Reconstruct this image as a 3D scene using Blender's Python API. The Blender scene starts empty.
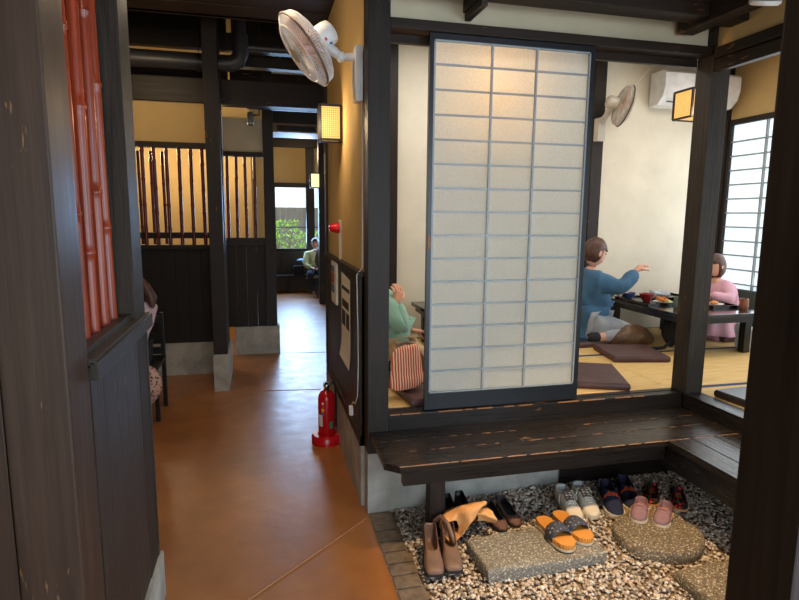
import bpy, bmesh, math, random
import numpy as np
from mathutils import Vector, Matrix
from mathutils.bvhtree import BVHTree
random.seed(7); rng = np.random.default_rng(7)
scene = bpy.context.scene
COL = scene.collection
PI = math.pi
WM = {}                                   # world matrix of every object built here

# ------------------------------------------------------------------ materials
def lin(c):
    return tuple(((v/255)/12.92 if v/255 <= .04045 else ((v/255+.055)/1.055)**2.4) for v in c[:3]) + (1,)
def nmat(name):
    m = bpy.data.materials.new(name); m.use_nodes = True
    nt = m.node_tree; b = nt.nodes['Principled BSDF']
    return m, nt, b
def N(nt, t, **kw):
    n = nt.nodes.new(t)
    for k, v in kw.items():
        if k in n.inputs: n.inputs[k].default_value = v
        else: setattr(n, k, v)
    return n
def coords(nt, scale=(1, 1, 1), kind='Object'):
    tc = N(nt, 'ShaderNodeTexCoord'); mp = N(nt, 'ShaderNodeMapping'); mp.inputs['Scale'].default_value = scale
    nt.links.new(tc.outputs[kind], mp.inputs['Vector']); return mp.outputs['Vector']
def noise(nt, vec, scale=5, detail=4, rough=.55):
    n = N(nt, 'ShaderNodeTexNoise', Scale=scale, Detail=detail, Roughness=rough); nt.links.new(vec, n.inputs['Vector']); return n.outputs['Fac']
def ramp(nt, fac, stops):
    r = N(nt, 'ShaderNodeValToRGB'); el = r.color_ramp.elements
    while len(el) < len(stops): el.new(.5)
    for e, (p, c) in zip(el, stops): e.position = p; e.color = c if len(c) == 4 else lin(c)
    nt.links.new(fac, r.inputs['Fac']); return r.outputs['Color']
def mix(nt, fac, a, b):
    n = N(nt, 'ShaderNodeMix', data_type='RGBA')
    for s, v in ((0, fac), (6, a), (7, b)):
        if hasattr(v, 'links'): nt.links.new(v, n.inputs[s])
        else: n.inputs[s].default_value = v
    return n.outputs[2]
def bump(nt, b, h, strength=.3, dist=.01):
    n = N(nt, 'ShaderNodeBump', Strength=strength, Distance=dist); nt.links.new(h, n.inputs['Height']); nt.links.new(n.outputs['Normal'], b.inputs['Normal'])
def plain(name, c, rough=.5, metal=0, c2=None, sc=8, bmp=0, spec=None, sheen=0):
    m, nt, b = nmat(name); b.inputs['Roughness'].default_value = rough; b.inputs['Metallic'].default_value = metal
    v = coords(nt); n = noise(nt, v, sc)
    c2 = c2 or tuple(x*.88 for x in c)
    nt.links.new(ramp(nt, n, [(.3, c2), (.7, c)]), b.inputs['Base Color'])
    if bmp: bump(nt, b, n, bmp, .01)
    if spec is not None: b.inputs['Specular IOR Level'].default_value = spec
    if sheen: b.inputs['Sheen Weight'].default_value = sheen
    return m
def wood(name, dark, light, axis='z', rough=.5, wear=0., wearc=(150, 100, 60), sc=1., bmp=.25):
    m, nt, b = nmat(name); b.inputs['Specular IOR Level'].default_value = .28
    s = {'x': (1.3, 28, 28), 'y': (28, 1.3, 28), 'z': (28, 28, 1.3)}[axis]
    v = coords(nt, tuple(k*sc for k in s)); n = noise(nt, v, 2.2, 6, .65)
    big = noise(nt, coords(nt), 2.5, 3)
    c = ramp(nt, n, [(.28, dark), (.75, light)])
    c = mix(nt, ramp(nt, big, [(.35, (0, 0, 0, 1)), (.7, (.35, .35, .35, 1))]), c, lin(light))
    if wear:
        s2 = {'x': (9, 60, 60), 'y': (60, 9, 60), 'z': (60, 60, 9)}[axis]
        w1 = noise(nt, coords(nt, s2), 1.2, 3); w2 = noise(nt, coords(nt), 3.3, 2)
        mm = N(nt, 'ShaderNodeMath', operation='MULTIPLY'); nt.links.new(w1, mm.inputs[0]); nt.links.new(w2, mm.inputs[1])
        t = .42 - .10*wear
        c = mix(nt, ramp(nt, mm.outputs[0], [(t, (0, 0, 0, 1)), (t+.06, (.8, .8, .8, 1))]), c, lin(wearc))
    nt.links.new(c, b.inputs['Base Color'])
    nt.links.new(ramp(nt, n, [(.2, (rough-.1,)*3+(1,)), (.8, (rough+.12,)*3+(1,))]), b.inputs['Roughness'])
    bump(nt, b, n, bmp, .004)
    return m
def plaster(name, c, straw=(150, 110, 70)):
    m, nt, b = nmat(name); b.inputs['Roughness'].default_value = .95; b.inputs['Specular IOR Level'].default_value = .1
    n = noise(nt, coords(nt), 3, 5); f = noise(nt, coords(nt, (60, 60, 25)), 1.6, 2)
    k = ramp(nt, n, [(.3, tuple(x*.94 for x in c)), (.7, c)])
    nt.links.new(mix(nt, ramp(nt, f, [(.70, (0, 0, 0, 1)), (.78, (.35, .35, .35, 1))]), k, lin(straw)), b.inputs['Base Color'])
    bump(nt, b, noise(nt, coords(nt), 90, 3), .25, .004); return m
def granite(name, a, c, sp=(225, 215, 195)):
    m, nt, b = nmat(name); b.inputs['Roughness'].default_value = .85
    n1 = noise(nt, coords(nt), 60, 6, .75); n2 = noise(nt, coords(nt), 110, 3)
    k = ramp(nt, n1, [(.35, a), (.65, c)])
    nt.links.new(mix(nt, ramp(nt, n2, [(.56, (0, 0, 0, 1)), (.64, (.75, .75, .75, 1))]), k, lin(sp)), b.inputs['Base Color'])
    bump(nt, b, n1, .6, .008); return m
def emit(name, c, s, c2=None, sc=20):
    m, nt, b = nmat(name); b.inputs['Base Color'].default_value = lin(c); b.inputs['Roughness'].default_value = .8
    b.inputs['Emission Color'].default_value = lin(c); b.inputs['Emission Strength'].default_value = s; return m
def translucent(name, c, tr=.6, bmp=.4, sc=220):
    m, nt, b = nmat(name); nt.nodes.remove(b); out = nt.nodes['Material Output']
    n = noise(nt, coords(nt), sc, 2); k = ramp(nt, n, [(.3, tuple(x*.9 for x in c)), (.7, c)])
    d = N(nt, 'ShaderNodeBsdfDiffuse'); t = N(nt, 'ShaderNodeBsdfTranslucent'); x = N(nt, 'ShaderNodeMixShader')
    bp = N(nt, 'ShaderNodeBump', Strength=bmp, Distance=.004); nt.links.new(n, bp.inputs['Height'])
    for s in (d, t): nt.links.new(k, s.inputs['Color']); nt.links.new(bp.outputs[0], s.inputs['Normal'])
    x.inputs[0].default_value = tr; nt.links.new(d.outputs[0], x.inputs[1]); nt.links.new(t.outputs[0], x.inputs[2])
    nt.links.new(x.outputs[0], out.inputs['Surface']); return m
def clear_glass(name):
    m, nt, b = nmat(name); nt.nodes.remove(b); out = nt.nodes['Material Output']
    t = N(nt, 'ShaderNodeBsdfTransparent'); g = N(nt, 'ShaderNodeBsdfGlossy', Roughness=.02); x = N(nt, 'ShaderNodeMixShader'); x.inputs[0].default_value = .06
    nt.links.new(t.outputs[0], x.inputs[1]); nt.links.new(g.outputs[0], x.inputs[2]); nt.links.new(x.outputs[0], out.inputs['Surface']); return m

MT = {}
def build_materials():
    t = MT
    t['post'] = wood('dark stained post wood', (18, 14, 12), (50, 40, 34), 'z', .5, .1)
    t['post_grain'] = wood('deep grained post wood', (12, 10, 9), (64, 56, 49), 'z', .55, .1, sc=1.2, bmp=.6)
    t['post_near'] = wood('worn brown black post wood', (36, 27, 22), (72, 56, 46), 'z', .45, .4, (190, 145, 95), .6)
    t['panel'] = wood('dark panel boards', (28, 24, 22), (62, 57, 53), 'z', .42, .35, (130, 110, 90))
    t['panel_dark'] = wood('dark lattice boards', (20, 15, 13), (42, 33, 28), 'z', .55, 0)
    t['beam_x'] = wood('dark beam wood along', (20, 14, 10), (48, 35, 26), 'x', .5, .1)
    t['beam_y'] = wood('dark beam wood across', (20, 15, 12), (56, 44, 36), 'y', .5, .1)
    t['bench_x'] = wood('black brown bench planks', (18, 15, 14), (44, 38, 35), 'x', .30, .2, (140, 105, 75), bmp=.12)
    t['bench_y'] = wood('black brown side planks', (18, 15, 14), (44, 38, 35), 'y', .27, .1, (140, 105, 75), bmp=.12)
    t['bench_top'] = bench_top()
    t['edge'] = wood('worn bare wood edge', (110, 72, 45), (185, 130, 85), 'x', .6, 0)
    t['joint'] = plain('pale joint filler', (176, 124, 86), .6)
    t['seam'] = plain('board seam', (52, 38, 28), .8)
    t['ceil'] = wood('ceiling boards', (26, 19, 15), (58, 42, 32), 'x', .6, 0)
    t['plaster_cream'] = plaster('cream straw plaster', (232, 222, 202))
    t['plaster_ochre'] = plaster('ochre plaster', (202, 170, 116))
    t['plaster_grey'] = plaster('grey beige plaster', (196, 186, 160))
    t['concrete'] = plain('smooth grey concrete', (186, 184, 176), .8, c2=(140, 140, 136), sc=6, bmp=.1)
    t['brick'] = plain('grey brown kerb brick', (122, 106, 92), .85, c2=(84, 72, 62), sc=25, bmp=.3)
    t['mortar'] = plain('pale mortar', (150, 138, 124), .9)
    t['tatami'] = tatami()
    t['border'] = plain('navy tatami cloth border', (44, 58, 92), .8)
    t['floor'] = floor_mat()
    t['gravel_base'] = plain('dark gravel bed', (150, 128, 104), .95, c2=(100, 84, 68), sc=60)
    t['pebble'] = pebble_mat()
    t['granite'] = granite('rough grey granite', (92, 90, 86), (142, 138, 130))
    t['granite_b'] = granite('brown grey stone', (80, 71, 60), (134, 120, 100))
    t['shoji_front'] = translucent('frosted screen pane', (240, 240, 234), .62, .3, 240)
    t['shoji_frame'] = plain('black lacquered screen frame', (22, 25, 32), .35)
    t['muntin'] = plain('blue grey metal muntin', (160, 170, 176), .4)
    t['white_plastic'] = plain('white plastic', (240, 238, 238), .35)
    t['beige_plastic'] = plain('warm white plastic', (205, 195, 180), .4)
    t['ac_white'] = plain('white air conditioner plastic', (240, 238, 236), .4)
    t['grey_metal'] = plain('brushed grey metal', (150, 156, 160), .35, .6)
    t['dark_metal'] = plain('black metal', (22, 22, 24), .45)
    t['chrome'] = plain('chrome metal', (210, 210, 215), .15, 1)
    t['fan_blade'] = plain('pinkish translucent fan blade', (238, 200, 186), .35)
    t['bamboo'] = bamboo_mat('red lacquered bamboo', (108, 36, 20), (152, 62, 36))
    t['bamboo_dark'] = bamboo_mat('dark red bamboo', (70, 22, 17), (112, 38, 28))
    t['lamp_paper'] = lamp_paper('glowing amber lamp paper', (255, 205, 112), 1.45)
    t['lamp_paper_far'] = emit('glowing pale lamp paper', (255, 226, 170), 1.3)
    t['ext_red'] = plain('glossy red paint', (196, 22, 34), .22, c2=(176, 16, 28))
    t['red_glow'] = plain('red alarm lens', (226, 20, 30), .15)
    t['paper_white'] = plain('white paper', (226, 224, 216), .8)
    t['print_grey'] = print_mat('printed notice', (226, 218, 204), (70, 64, 58), (1, 40, 90))
    t['print_red'] = plain('red printed band', (168, 60, 66), .7); t['print_blue'] = plain('blue printed band', (78, 112, 150), .7)
    t['cushion'] = plain('maroon brown cushion leatherette', (88, 58, 56), .5, c2=(70, 46, 45), sc=12, bmp=.15)
    t['cushion_dk'] = plain('dark cushion leatherette', (52, 42, 44), .35)
    t['table'] = plain('black lacquer table top', (30, 26, 26), .12, c2=(44, 38, 36), sc=3)
    t['table_leg'] = plain('black table leg', (24, 25, 24), .3)
    t['skin'] = plain('skin', (222, 170, 145), .55, c2=(210, 155, 130)); t['lip'] = plain('lip', (180, 95, 90), .5)
    t['eye'] = plain('dark eye', (30, 22, 20), .2); t['hair_black'] = hair('black brown hair', (18, 13, 12), (44, 34, 30)); t['hair_brown'] = hair('reddish brown hair', (52, 28, 22), (96, 58, 44))
    t['denim'] = plain('blue denim shirt', (68, 112, 146), .85, c2=(46, 82, 112), sc=7, bmp=.4)
    t['grey_trouser'] = plain('pale grey trousers', (168, 172, 178), .85, c2=(140, 145, 152), sc=7, bmp=.3)
    t['pink_robe'] = plain('dusty pink robe', (222, 176, 190), .85, c2=(200, 146, 164), sc=6, bmp=.3)
    t['mint'] = plain('mint green fleece', (140, 182, 166), .95, c2=(118, 160, 146), sc=10, bmp=.5, sheen=.3)
    t['beige_trouser'] = plain('beige trousers', (196, 170, 130), .9)
    t['lime_jacket'] = plain('pale yellow green jacket', (196, 200, 150), .9, c2=(170, 176, 128)); t['jeans'] = plain('dark blue jeans', (40, 48, 70), .9)
    t['grey_coat'] = plain('grey coat', (128, 128, 132), .9); t['pale_blouse'] = plain('pale pink blouse', (214, 190, 194), .9, c2=(190, 164, 172), sc=9)
    t['sock'] = plain('charcoal sock', (38, 38, 42), .9); t['black_cloth'] = plain('black cloth', (22, 22, 26), .85)
    t['plastic_bag'] = translucent('thin white plastic bag', (225, 228, 232), .35, .8, 25)
    t['brown_nylon'] = plain('shiny brown nylon', (122, 92, 66), .42, c2=(84, 60, 42), sc=9, bmp=.7)
    t['stripe'] = stripe_mat(); t['wicker'] = wicker_mat()
    t['boot'] = plain('taupe brown leather', (118, 90, 76), .5, c2=(96, 72, 60), sc=10, bmp=.1); t['tan'] = plain('tan lining leather', (222, 166, 108), .7, c2=(198, 140, 84), sc=9, bmp=.35)
    t['black_leather'] = plain('black leather', (20, 19, 22), .4); t['insole_dark'] = plain('black insole', (14, 14, 16), .7)
    t['taupe'] = plain('taupe leather trim', (120, 98, 84), .5); t['sequin'] = sequin_mat()
    t['sneaker'] = plain('off white sneaker leather', (226, 216, 198), .55, c2=(205, 194, 176)); t['lace'] = plain('white shoe lace', (236, 230, 218), .8); t['sole_white'] = plain('cream rubber sole', (222, 208, 182), .7)
    t['heel_grey'] = plain('grey heel leather', (180, 184, 186), .5)
    t['navy'] = plain('navy knit', (24, 32, 66), .85, c2=(18, 24, 50), sc=60, bmp=.2); t['orange_print'] = plain('orange shoe print', (232, 92, 32), .7)
    t['pink_shoe'] = plain('mauve pink mesh', (150, 118, 130), .75, c2=(124, 94, 106), sc=30); t['pink_trim'] = plain('salmon pink lining', (178, 128, 130), .8); t['peach_trim'] = plain('peach swoosh trim', (196, 144, 112), .6)
    t['cherry'] = cherry_mat(); t['cork'] = cork_mat(); t['navy_strap'] = floral_mat()
    t['sole_dark'] = plain('dark sole', (40, 36, 34), .8)
    t['bowl_red'] = plain('red lacquer bowl', (158, 38, 40), .25); t['bowl_blue'] = plain('blue glazed bowl', (62, 86, 140), .25); t['tray'] = plain('black lacquer tray', (18, 17, 18), .2)
    t['cup_green'] = plain('celadon cup', (124, 140, 122), .35, c2=(104, 118, 104)); t['cup_brown'] = plain('brown cup', (150, 92, 62), .4); t['food'] = plain('golden fried food', (222, 150, 70), .8, c2=(190, 100, 40), sc=60, bmp=.5)
    t['food_green'] = plain('salad', (150, 165, 80), .8, c2=(230, 210, 150), sc=70); t['ceramic'] = plain('white ceramic', (225, 225, 222), .3); t['prawn'] = plain('orange prawn', (226, 104, 60), .5)
    t['leaf'] = leaf_mat(); t['fence'] = wood('weathered fence boards', (78, 74, 70), (128, 122, 116), 'z', .8); t['ground'] = plain('outside paving', (190, 188, 180), .9)
    t['glass'] = clear_glass('window glass'); t['window_paper'] = emit('daylit shoji paper', (220, 237, 247), .9); t['white_wall'] = plain('white house wall', (245, 246, 248), .9)
    t['cable'] = plain('white cable', (226, 226, 220), .5); t['pipe'] = plain('dark grey duct pipe', (52, 52, 56), .45, c2=(42, 42, 46)); t['zaisu'] = plain('dark green seat cloth', (56, 70, 62), .9)
    t['ac_dark'] = plain('dark intake grille', (16, 16, 18), .6)
    t['label_white'] = plain('white sticker', (235, 235, 232), .6); t['label_blue'] = plain('blue sticker print', (40, 120, 200), .6); t['label_red'] = plain('red sticker print', (210, 50, 60), .6); t['label_green'] = plain('green sticker print', (40, 150, 110), .6); t['label_yellow'] = plain('yellow sticker print', (235, 190, 50), .6)

def tatami():
    m, nt, b = nmat('woven straw tatami'); b.inputs['Roughness'].default_value = .7
    w = N(nt, 'ShaderNodeTexWave', Scale=90.0, Distortion=1.5, Detail=2.0); w.bands_direction = 'X'; nt.links.new(coords(nt), w.inputs['Vector'])
    n = noise(nt, coords(nt, (3, 40, 3)), 1.5, 4)
    k = ramp(nt, n, [(.3, (200, 160, 92)), (.7, (228, 192, 126))])
    nt.links.new(k, b.inputs['Base Color']); bump(nt, b, w.outputs['Fac'], .15, .003); return m
def floor_mat():
    m, nt, b = nmat('polished orange concrete')
    n = noise(nt, coords(nt), 1.6, 6, .6); f = noise(nt, coords(nt), 9, 5, .6)
    k = ramp(nt, n, [(.3, (132, 80, 38)), (.55, (164, 102, 48)), (.75, (186, 122, 64))])
    dk = ramp(nt, noise(nt, coords(nt, (1, 1.4, 1)), 3.1, 4), [(.66, (0, 0, 0, 1)), (.74, (.45, .45, .45, 1))])
    k = mix(nt, dk, k, lin((110, 62, 34)))
    nt.links.new(k, b.inputs['Base Color'])
    nt.links.new(ramp(nt, f, [(.3, (.30,)*3+(1,)), (.7, (.48,)*3+(1,))]), b.inputs['Roughness'])
    b.inputs['Specular IOR Level'].default_value = .7; b.inputs['Coat Weight'].default_value = .45; b.inputs['Coat Roughness'].default_value = .34
    bump(nt, b, noise(nt, coords(nt), 5, 4), .22, .02); return m
def pebble_mat():
    m, nt, b = nmat('mixed river pebbles'); b.inputs['Roughness'].default_value = .75
    g = N(nt, 'ShaderNodeNewGeometry')
    k = ramp(nt, g.outputs['Random Per Island'], [(.0, (226, 218, 206)), (.22, (190, 168, 150)), (.36, (232, 226, 216)), (.52, (150, 134, 120)), (.64, (205, 178, 156)), (.78, (92, 86, 82)), (.88, (214, 204, 190)), (1., (52, 50, 52))])
    n = noise(nt, coords(nt), 120, 2); nt.links.new(mix(nt, ramp(nt, n, [(.4, (0, 0, 0, 1)), (.8, (.3, .3, .3, 1))]), k, lin((120, 110, 100))), b.inputs['Base Color']); return m
def bamboo_mat(name, a, c):
    m, nt, b = nmat(name); b.inputs['Roughness'].default_value = .25
    n = noise(nt, coords(nt, (40, 40, 1.5)), 1.5, 3); nt.links.new(ramp(nt, n, [(.3, a), (.7, c)]), b.inputs['Base Color']); return m
def lamp_paper(name, c, s):
    m, nt, b = nmat(name); b.inputs['Base Color'].default_value = lin((90, 70, 40)); b.inputs['Roughness'].default_value = .8
    v = N(nt, 'ShaderNodeTexVoronoi', Scale=75.0, Randomness=0.0); v.feature = 'DISTANCE_TO_EDGE'; nt.links.new(coords(nt), v.inputs['Vector'])
    k = ramp(nt, v.outputs['Distance'], [(.06, (196, 124, 50)), (.3, (255, 212, 125))])
    nt.links.new(k, b.inputs['Emission Color']); b.inputs['Emission Strength'].default_value = s; return m
def hair(name, a, c):
    m, nt, b = nmat(name); b.inputs['Roughness'].default_value = .5
    n = noise(nt, coords(nt, (60, 60, 6)), 2, 3); nt.links.new(ramp(nt, n, [(.3, a), (.7, c)]), b.inputs['Base Color']); bump(nt, b, n, .5, .004); return m
def print_mat(name, a, c, sc):
    m, nt, b = nmat(name); b.inputs['Roughness'].default_value = .85
    n = noise(nt, coords(nt, sc), 1.6, 1); n2 = noise(nt, coords(nt, (1, 9, 14)), 1.5, 1)
    mm = N(nt, 'ShaderNodeMath', operation='ADD'); nt.links.new(n, mm.inputs[0]); nt.links.new(n2, mm.inputs[1])
    nt.links.new(ramp(nt, mm.outputs[0], [(1.03, a), (1.14, c)]), b.inputs['Base Color']); return m
def stripe_mat():
    m, nt, b = nmat('orange white striped cloth'); b.inputs['Roughness'].default_value = .8
    w = N(nt, 'ShaderNodeTexWave', Scale=21.0, Distortion=1.2, Detail=1.0); w.bands_direction = 'X'; nt.links.new(coords(nt), w.inputs['Vector'])
    nt.links.new(ramp(nt, w.outputs['Fac'], [(.55, (186, 84, 32)), (.74, (236, 206, 186))]), b.inputs['Base Color']); return m
def wicker_mat():
    m, nt, b = nmat('beige dark patterned weave'); b.inputs['Roughness'].default_value = .8
    v = N(nt, 'ShaderNodeTexVoronoi', Scale=42.0); nt.links.new(coords(nt), v.inputs['Vector'])
    nt.links.new(ramp(nt, v.outputs['Distance'], [(.28, (60, 44, 40)), (.42, (190, 150, 132))]), b.inputs['Base Color']); return m
def sequin_mat():
    m, nt, b = nmat('brown glitter toe cloth'); b.inputs['Roughness'].default_value = .45
    v = N(nt, 'ShaderNodeTexVoronoi', Scale=220.0); nt.links.new(coords(nt), v.inputs['Vector'])
    nt.links.new(ramp(nt, v.outputs['Distance'], [(.2, (44, 30, 28)), (.6, (120, 84, 70))]), b.inputs['Base Color']); bump(nt, b, v.outputs['Distance'], .8, .003); return m
def cherry_mat():
    m, nt, b = nmat('black cloth with red cherry dots'); b.inputs['Roughness'].default_value = .8
    v = N(nt, 'ShaderNodeTexVoronoi', Scale=48.0); nt.links.new(coords(nt), v.inputs['Vector'])
    s = N(nt, 'ShaderNodeSeparateColor'); nt.links.new(v.outputs['Color'], s.inputs[0])
    spot = ramp(nt, v.outputs['Distance'], [(.38, (1, 1, 1, 1)), (.42, (0, 0, 0, 1))])
    kc = ramp(nt, s.outputs[0], [(.5, (226, 40, 60)), (.55, (226, 40, 60)), (.6, (70, 120, 50)), (.75, (20, 18, 20))])
    nt.links.new(mix(nt, spot, lin((18, 16, 18)), kc), b.inputs['Base Color']); return m
def cork_mat():
    m, nt, b = nmat('wood grain footbed'); b.inputs['Roughness'].default_value = .5
    w = N(nt, 'ShaderNodeTexWave', Scale=30.0, Distortion=4.0, Detail=2.0); w.bands_direction = 'X'; nt.links.new(coords(nt, (1, .25, 1)), w.inputs['Vector'])
    nt.links.new(ramp(nt, w.outputs['Fac'], [(.1, (196, 124, 48)), (.8, (226, 158, 76))]), b.inputs['Base Color']); return m
def floral_mat():
    m, nt, b = nmat('navy strap with pale flower specks'); b.inputs['Roughness'].default_value = .8
    n = noise(nt, coords(nt), 95, 1); nt.links.new(ramp(nt, n, [(.66, (62, 66, 82)), (.7, (200, 196, 190))]), b.inputs['Base Color']); return m
def leaf_mat():
    m, nt, b = nmat('fresh green leaves'); nt.nodes.remove(b); out = nt.nodes['Material Output']
    g = N(nt, 'ShaderNodeNewGeometry'); k = ramp(nt, g.outputs['Random Per Island'], [(.0, (110, 176, 60)), (.5, (160, 215, 84)), (1., (196, 234, 120))])
    d = N(nt, 'ShaderNodeBsdfDiffuse'); t = N(nt, 'ShaderNodeBsdfTranslucent'); x = N(nt, 'ShaderNodeMixShader'); x.inputs[0].default_value = .6
    for q in (d, t): nt.links.new(k, q.inputs['Color'])
    nt.links.new(d.outputs[0], x.inputs[1]); nt.links.new(t.outputs[0], x.inputs[2]); nt.links.new(x.outputs[0], out.inputs['Surface']); return m
def bench_top():
    """dark planks with bare worn arrises along the three plank edges and small scratches"""
    m = wood('black brown bench planks with worn arrises', (18, 15, 14), (44, 38, 35), 'x', .27, .25, (150, 112, 80), bmp=.12); nt = m.node_tree; b = nt.nodes['Principled BSDF']
    old = b.inputs['Base Color'].links[0].from_socket; tc = N(nt, 'ShaderNodeTexCoord'); sp = N(nt, 'ShaderNodeSeparateXYZ'); nt.links.new(tc.outputs['Object'], sp.inputs[0]); ds = []
    for a in (.060, -.080, -.240):
        q = N(nt, 'ShaderNodeMath', operation='SUBTRACT'); q.inputs[1].default_value = a; nt.links.new(sp.outputs['Y'], q.inputs[0]); w = N(nt, 'ShaderNodeMath', operation='ABSOLUTE'); nt.links.new(q.outputs[0], w.inputs[0]); ds.append(w.outputs[0])
    for d in ds[1:]:
        q = N(nt, 'ShaderNodeMath', operation='MINIMUM'); nt.links.new(ds[0], q.inputs[0]); nt.links.new(d, q.inputs[1]); ds[0] = q.outputs[0]
    n = noise(nt, coords(nt, (14, 3, 3)), 1.6, 4)
    q = N(nt, 'ShaderNodeMath', operation='MULTIPLY_ADD'); nt.links.new(n, q.inputs[0]); q.inputs[1].default_value = .016; q.inputs[2].default_value = -.0064    # wear reaches further where the noise is high
    g = N(nt, 'ShaderNodeMath', operation='LESS_THAN'); nt.links.new(ds[0], g.inputs[0]); nt.links.new(q.outputs[0], g.inputs[1])
    h = N(nt, 'ShaderNodeMath', operation='GREATER_THAN'); nt.links.new(sp.outputs['Z'], h.inputs[0]); h.inputs[1].default_value = .4605; hg = N(nt, 'ShaderNodeMath', operation='MULTIPLY'); nt.links.new(h.outputs[0], hg.inputs[0]); nt.links.new(g.outputs[0], hg.inputs[1])
    nt.links.new(mix(nt, hg.outputs[0], old, lin((158, 116, 82))), b.inputs['Base Color']); return m
build_materials()

# ------------------------------------------------------------------ mesh helpers
def frame_of(d):
    d = Vector(d).normalized(); u = d.cross(Vector((0, 0, 1)))
    if u.length < 1e-4: u = Vector((1, 0, 0))
    u.normalize(); return u, d.cross(u).normalized(), d
class MB:
    def __init__(s): s.bm = bmesh.new(); s.mi = 0
    def _f(s, vs):
        try: f = s.bm.faces.new(vs); f.material_index = s.mi; return f
        except ValueError: return None
    def box(s, x0, x1, y0, y1, z0, z1, bev=0., mat=None):
        v = [s.bm.verts.new((x, y, z)) for z in (z0, z1) for y in (y0, y1) for x in (x0, x1)]
        fs = [s._f([v[i] for i in q]) for q in ((0, 2, 3, 1), (4, 5, 7, 6), (0, 1, 5, 4), (2, 6, 7, 3), (0, 4, 6, 2), (1, 3, 7, 5))]
        if bev:
            es = list({e for f in fs for e in f.edges})
            r = bmesh.ops.bevel(s.bm, geom=es, offset=bev, segments=2, profile=.7, affect='EDGES')
            for f in r['faces']: f.material_index = s.mi
            v = list({q for f in r['faces'] for q in f.verts} | {q for q in v if q.is_valid})
        if mat: bmesh.ops.transform(s.bm, matrix=mat, verts=[q for q in v if q.is_valid])
        return s
    def prism(s, poly, z0, z1, bev=0.):
        a = [s.bm.verts.new((x, y, z0)) for x, y in poly]; b = [s.bm.verts.new((x, y, z1)) for x, y in poly]; n = len(poly)
        fs = [s._f(a[::-1]), s._f(b)] + [s._f((a[i], a[(i+1) % n], b[(i+1) % n], b[i])) for i in range(n)]
        if bev:
            r = bmesh.ops.bevel(s.bm, geom=list({e for f in fs if f for e in f.edges}), offset=bev, segments=2, profile=.7, affect='EDGES')
            for f in r['faces']: f.material_index = s.mi
        return s
    def rings(s, R, cap=True, closed=True):
        V = [[s.bm.verts.new(p) for p in r] for r in R]; n = len(V[0])
        for a, b in zip(V, V[1:]):
            for i in range(n if closed else n-1): s._f((a[i], a[(i+1) % n], b[(i+1) % n], b[i]))
        if cap and closed: s._f(V[0][::-1]); s._f(V[-1])
        return s
    def tube(s, pts, r, seg=8, cap=True):
        pts = [Vector(p) for p in pts]; n = len(pts); rr = r if isinstance(r, (list, tuple)) else [r]*n; R = []; pu = None
        for i, p in enumerate(pts):
            d = (pts[min(i+1, n-1)] - pts[max(i-1, 0)])
            if d.length < 1e-9: d = Vector((0, 0, 1))
            d.normalize()
            if pu is None: u = frame_of(d)[0]
            else:
                u = pu - d*pu.dot(d)
                if u.length < 1e-5: u = frame_of(d)[0]
                u.normalize()
            pu = u; w = d.cross(u)
            R.append([p + (u*math.cos(2*PI*k/seg) + w*math.sin(2*PI*k/seg))*rr[i] for k in range(seg)])
        return s.rings(R, cap)
    def lathe(s, prof, o=(0, 0, 0), axis=(0, 0, 1), seg=24, cap=True):
        u, w, d = frame_of(axis); o = Vector(o)
        return s.rings([[o + d*z + (u*math.cos(2*PI*k/seg) + w*math.sin(2*PI*k/seg))*max(r, 1e-4) for k in range(seg)] for r, z in prof], cap)
    def ell(s, c, r, seg=16, rg=10, mat=None):
        q = bmesh.ops.create_uvsphere(s.bm, u_segments=seg, v_segments=rg, radius=1)['verts']
        for f in {f for v in q for f in v.link_faces}: f.material_index = s.mi
        m = Matrix.Translation(c) @ (mat or Matrix.Identity(4)) @ Matrix.Diagonal((*r, 1)); bmesh.ops.transform(s.bm, matrix=m, verts=q); return s
    def add(s, other):
        me = bpy.data.meshes.new('t'); other.to_mesh(me); s.bm.from_mesh(me); bpy.data.meshes.remove(me); return s
    def xf(s, m): bmesh.ops.transform(s.bm, matrix=m, verts=s.bm.verts[:]); return s
    def jitter(s, a, f=8.):
        from mathutils import noise as nz
        for v in s.bm.verts: v.co += nz.noise_vector(v.co*f)*a
        return s
    def sub(s, cuts=1):
        bmesh.ops.subdivide_edges(s.bm, edges=s.bm.edges[:], cuts=cuts, use_grid_fill=True); return s
    def obj(s, name, mat, parent=None, smooth=0, subsurf=0):
        if parent is not None: bmesh.ops.transform(s.bm, matrix=WM[parent].inverted(), verts=s.bm.verts[:])
        bmesh.ops.recalc_face_normals(s.bm, faces=s.bm.faces[:])
        me = bpy.data.meshes.new(name); s.bm.to_mesh(me); s.bm.free()
        for k in (mat if isinstance(mat, (list, tuple)) else [mat]): me.materials.append(MT[k])
        if smooth:
            for p in me.polygons: p.use_smooth = True
            me.set_sharp_from_angle(angle=math.radians(smooth))
        o = bpy.data.objects.new(name, me); COL.objects.link(o)
        if parent is not None: o.parent = parent
        WM[o] = WM[parent].copy() if parent is not None else Matrix.Identity(4)
        if subsurf:
            md = o.modifiers.new('Subdivision', 'SUBSURF'); md.levels = md.render_levels = subsurf
        return o
def tag(o, label=None, cat=None, group=None, kind=None):
    for k, v in (('label', label), ('category', cat), ('group', group), ('kind', kind)):
        if v: o[k] = v
    return o
def thing(name, label, cat, loc=(0, 0, 0), rz=0, group=None):
    o = bpy.data.objects.new(name, None); COL.objects.link(o); o.location = loc; o.rotation_euler = (0, 0, rz); o.empty_display_size = .05
    WM[o] = Matrix.Translation(loc) @ Matrix.Rotation(rz, 4, 'Z'); return tag(o, label, cat, group)
def struct(name, mb, mat, label=None, parent=None, smooth=0):
    o = mb.obj(name, mat, parent, smooth)
    if parent is None: tag(o, label, None, None, 'structure')
    return o
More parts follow.
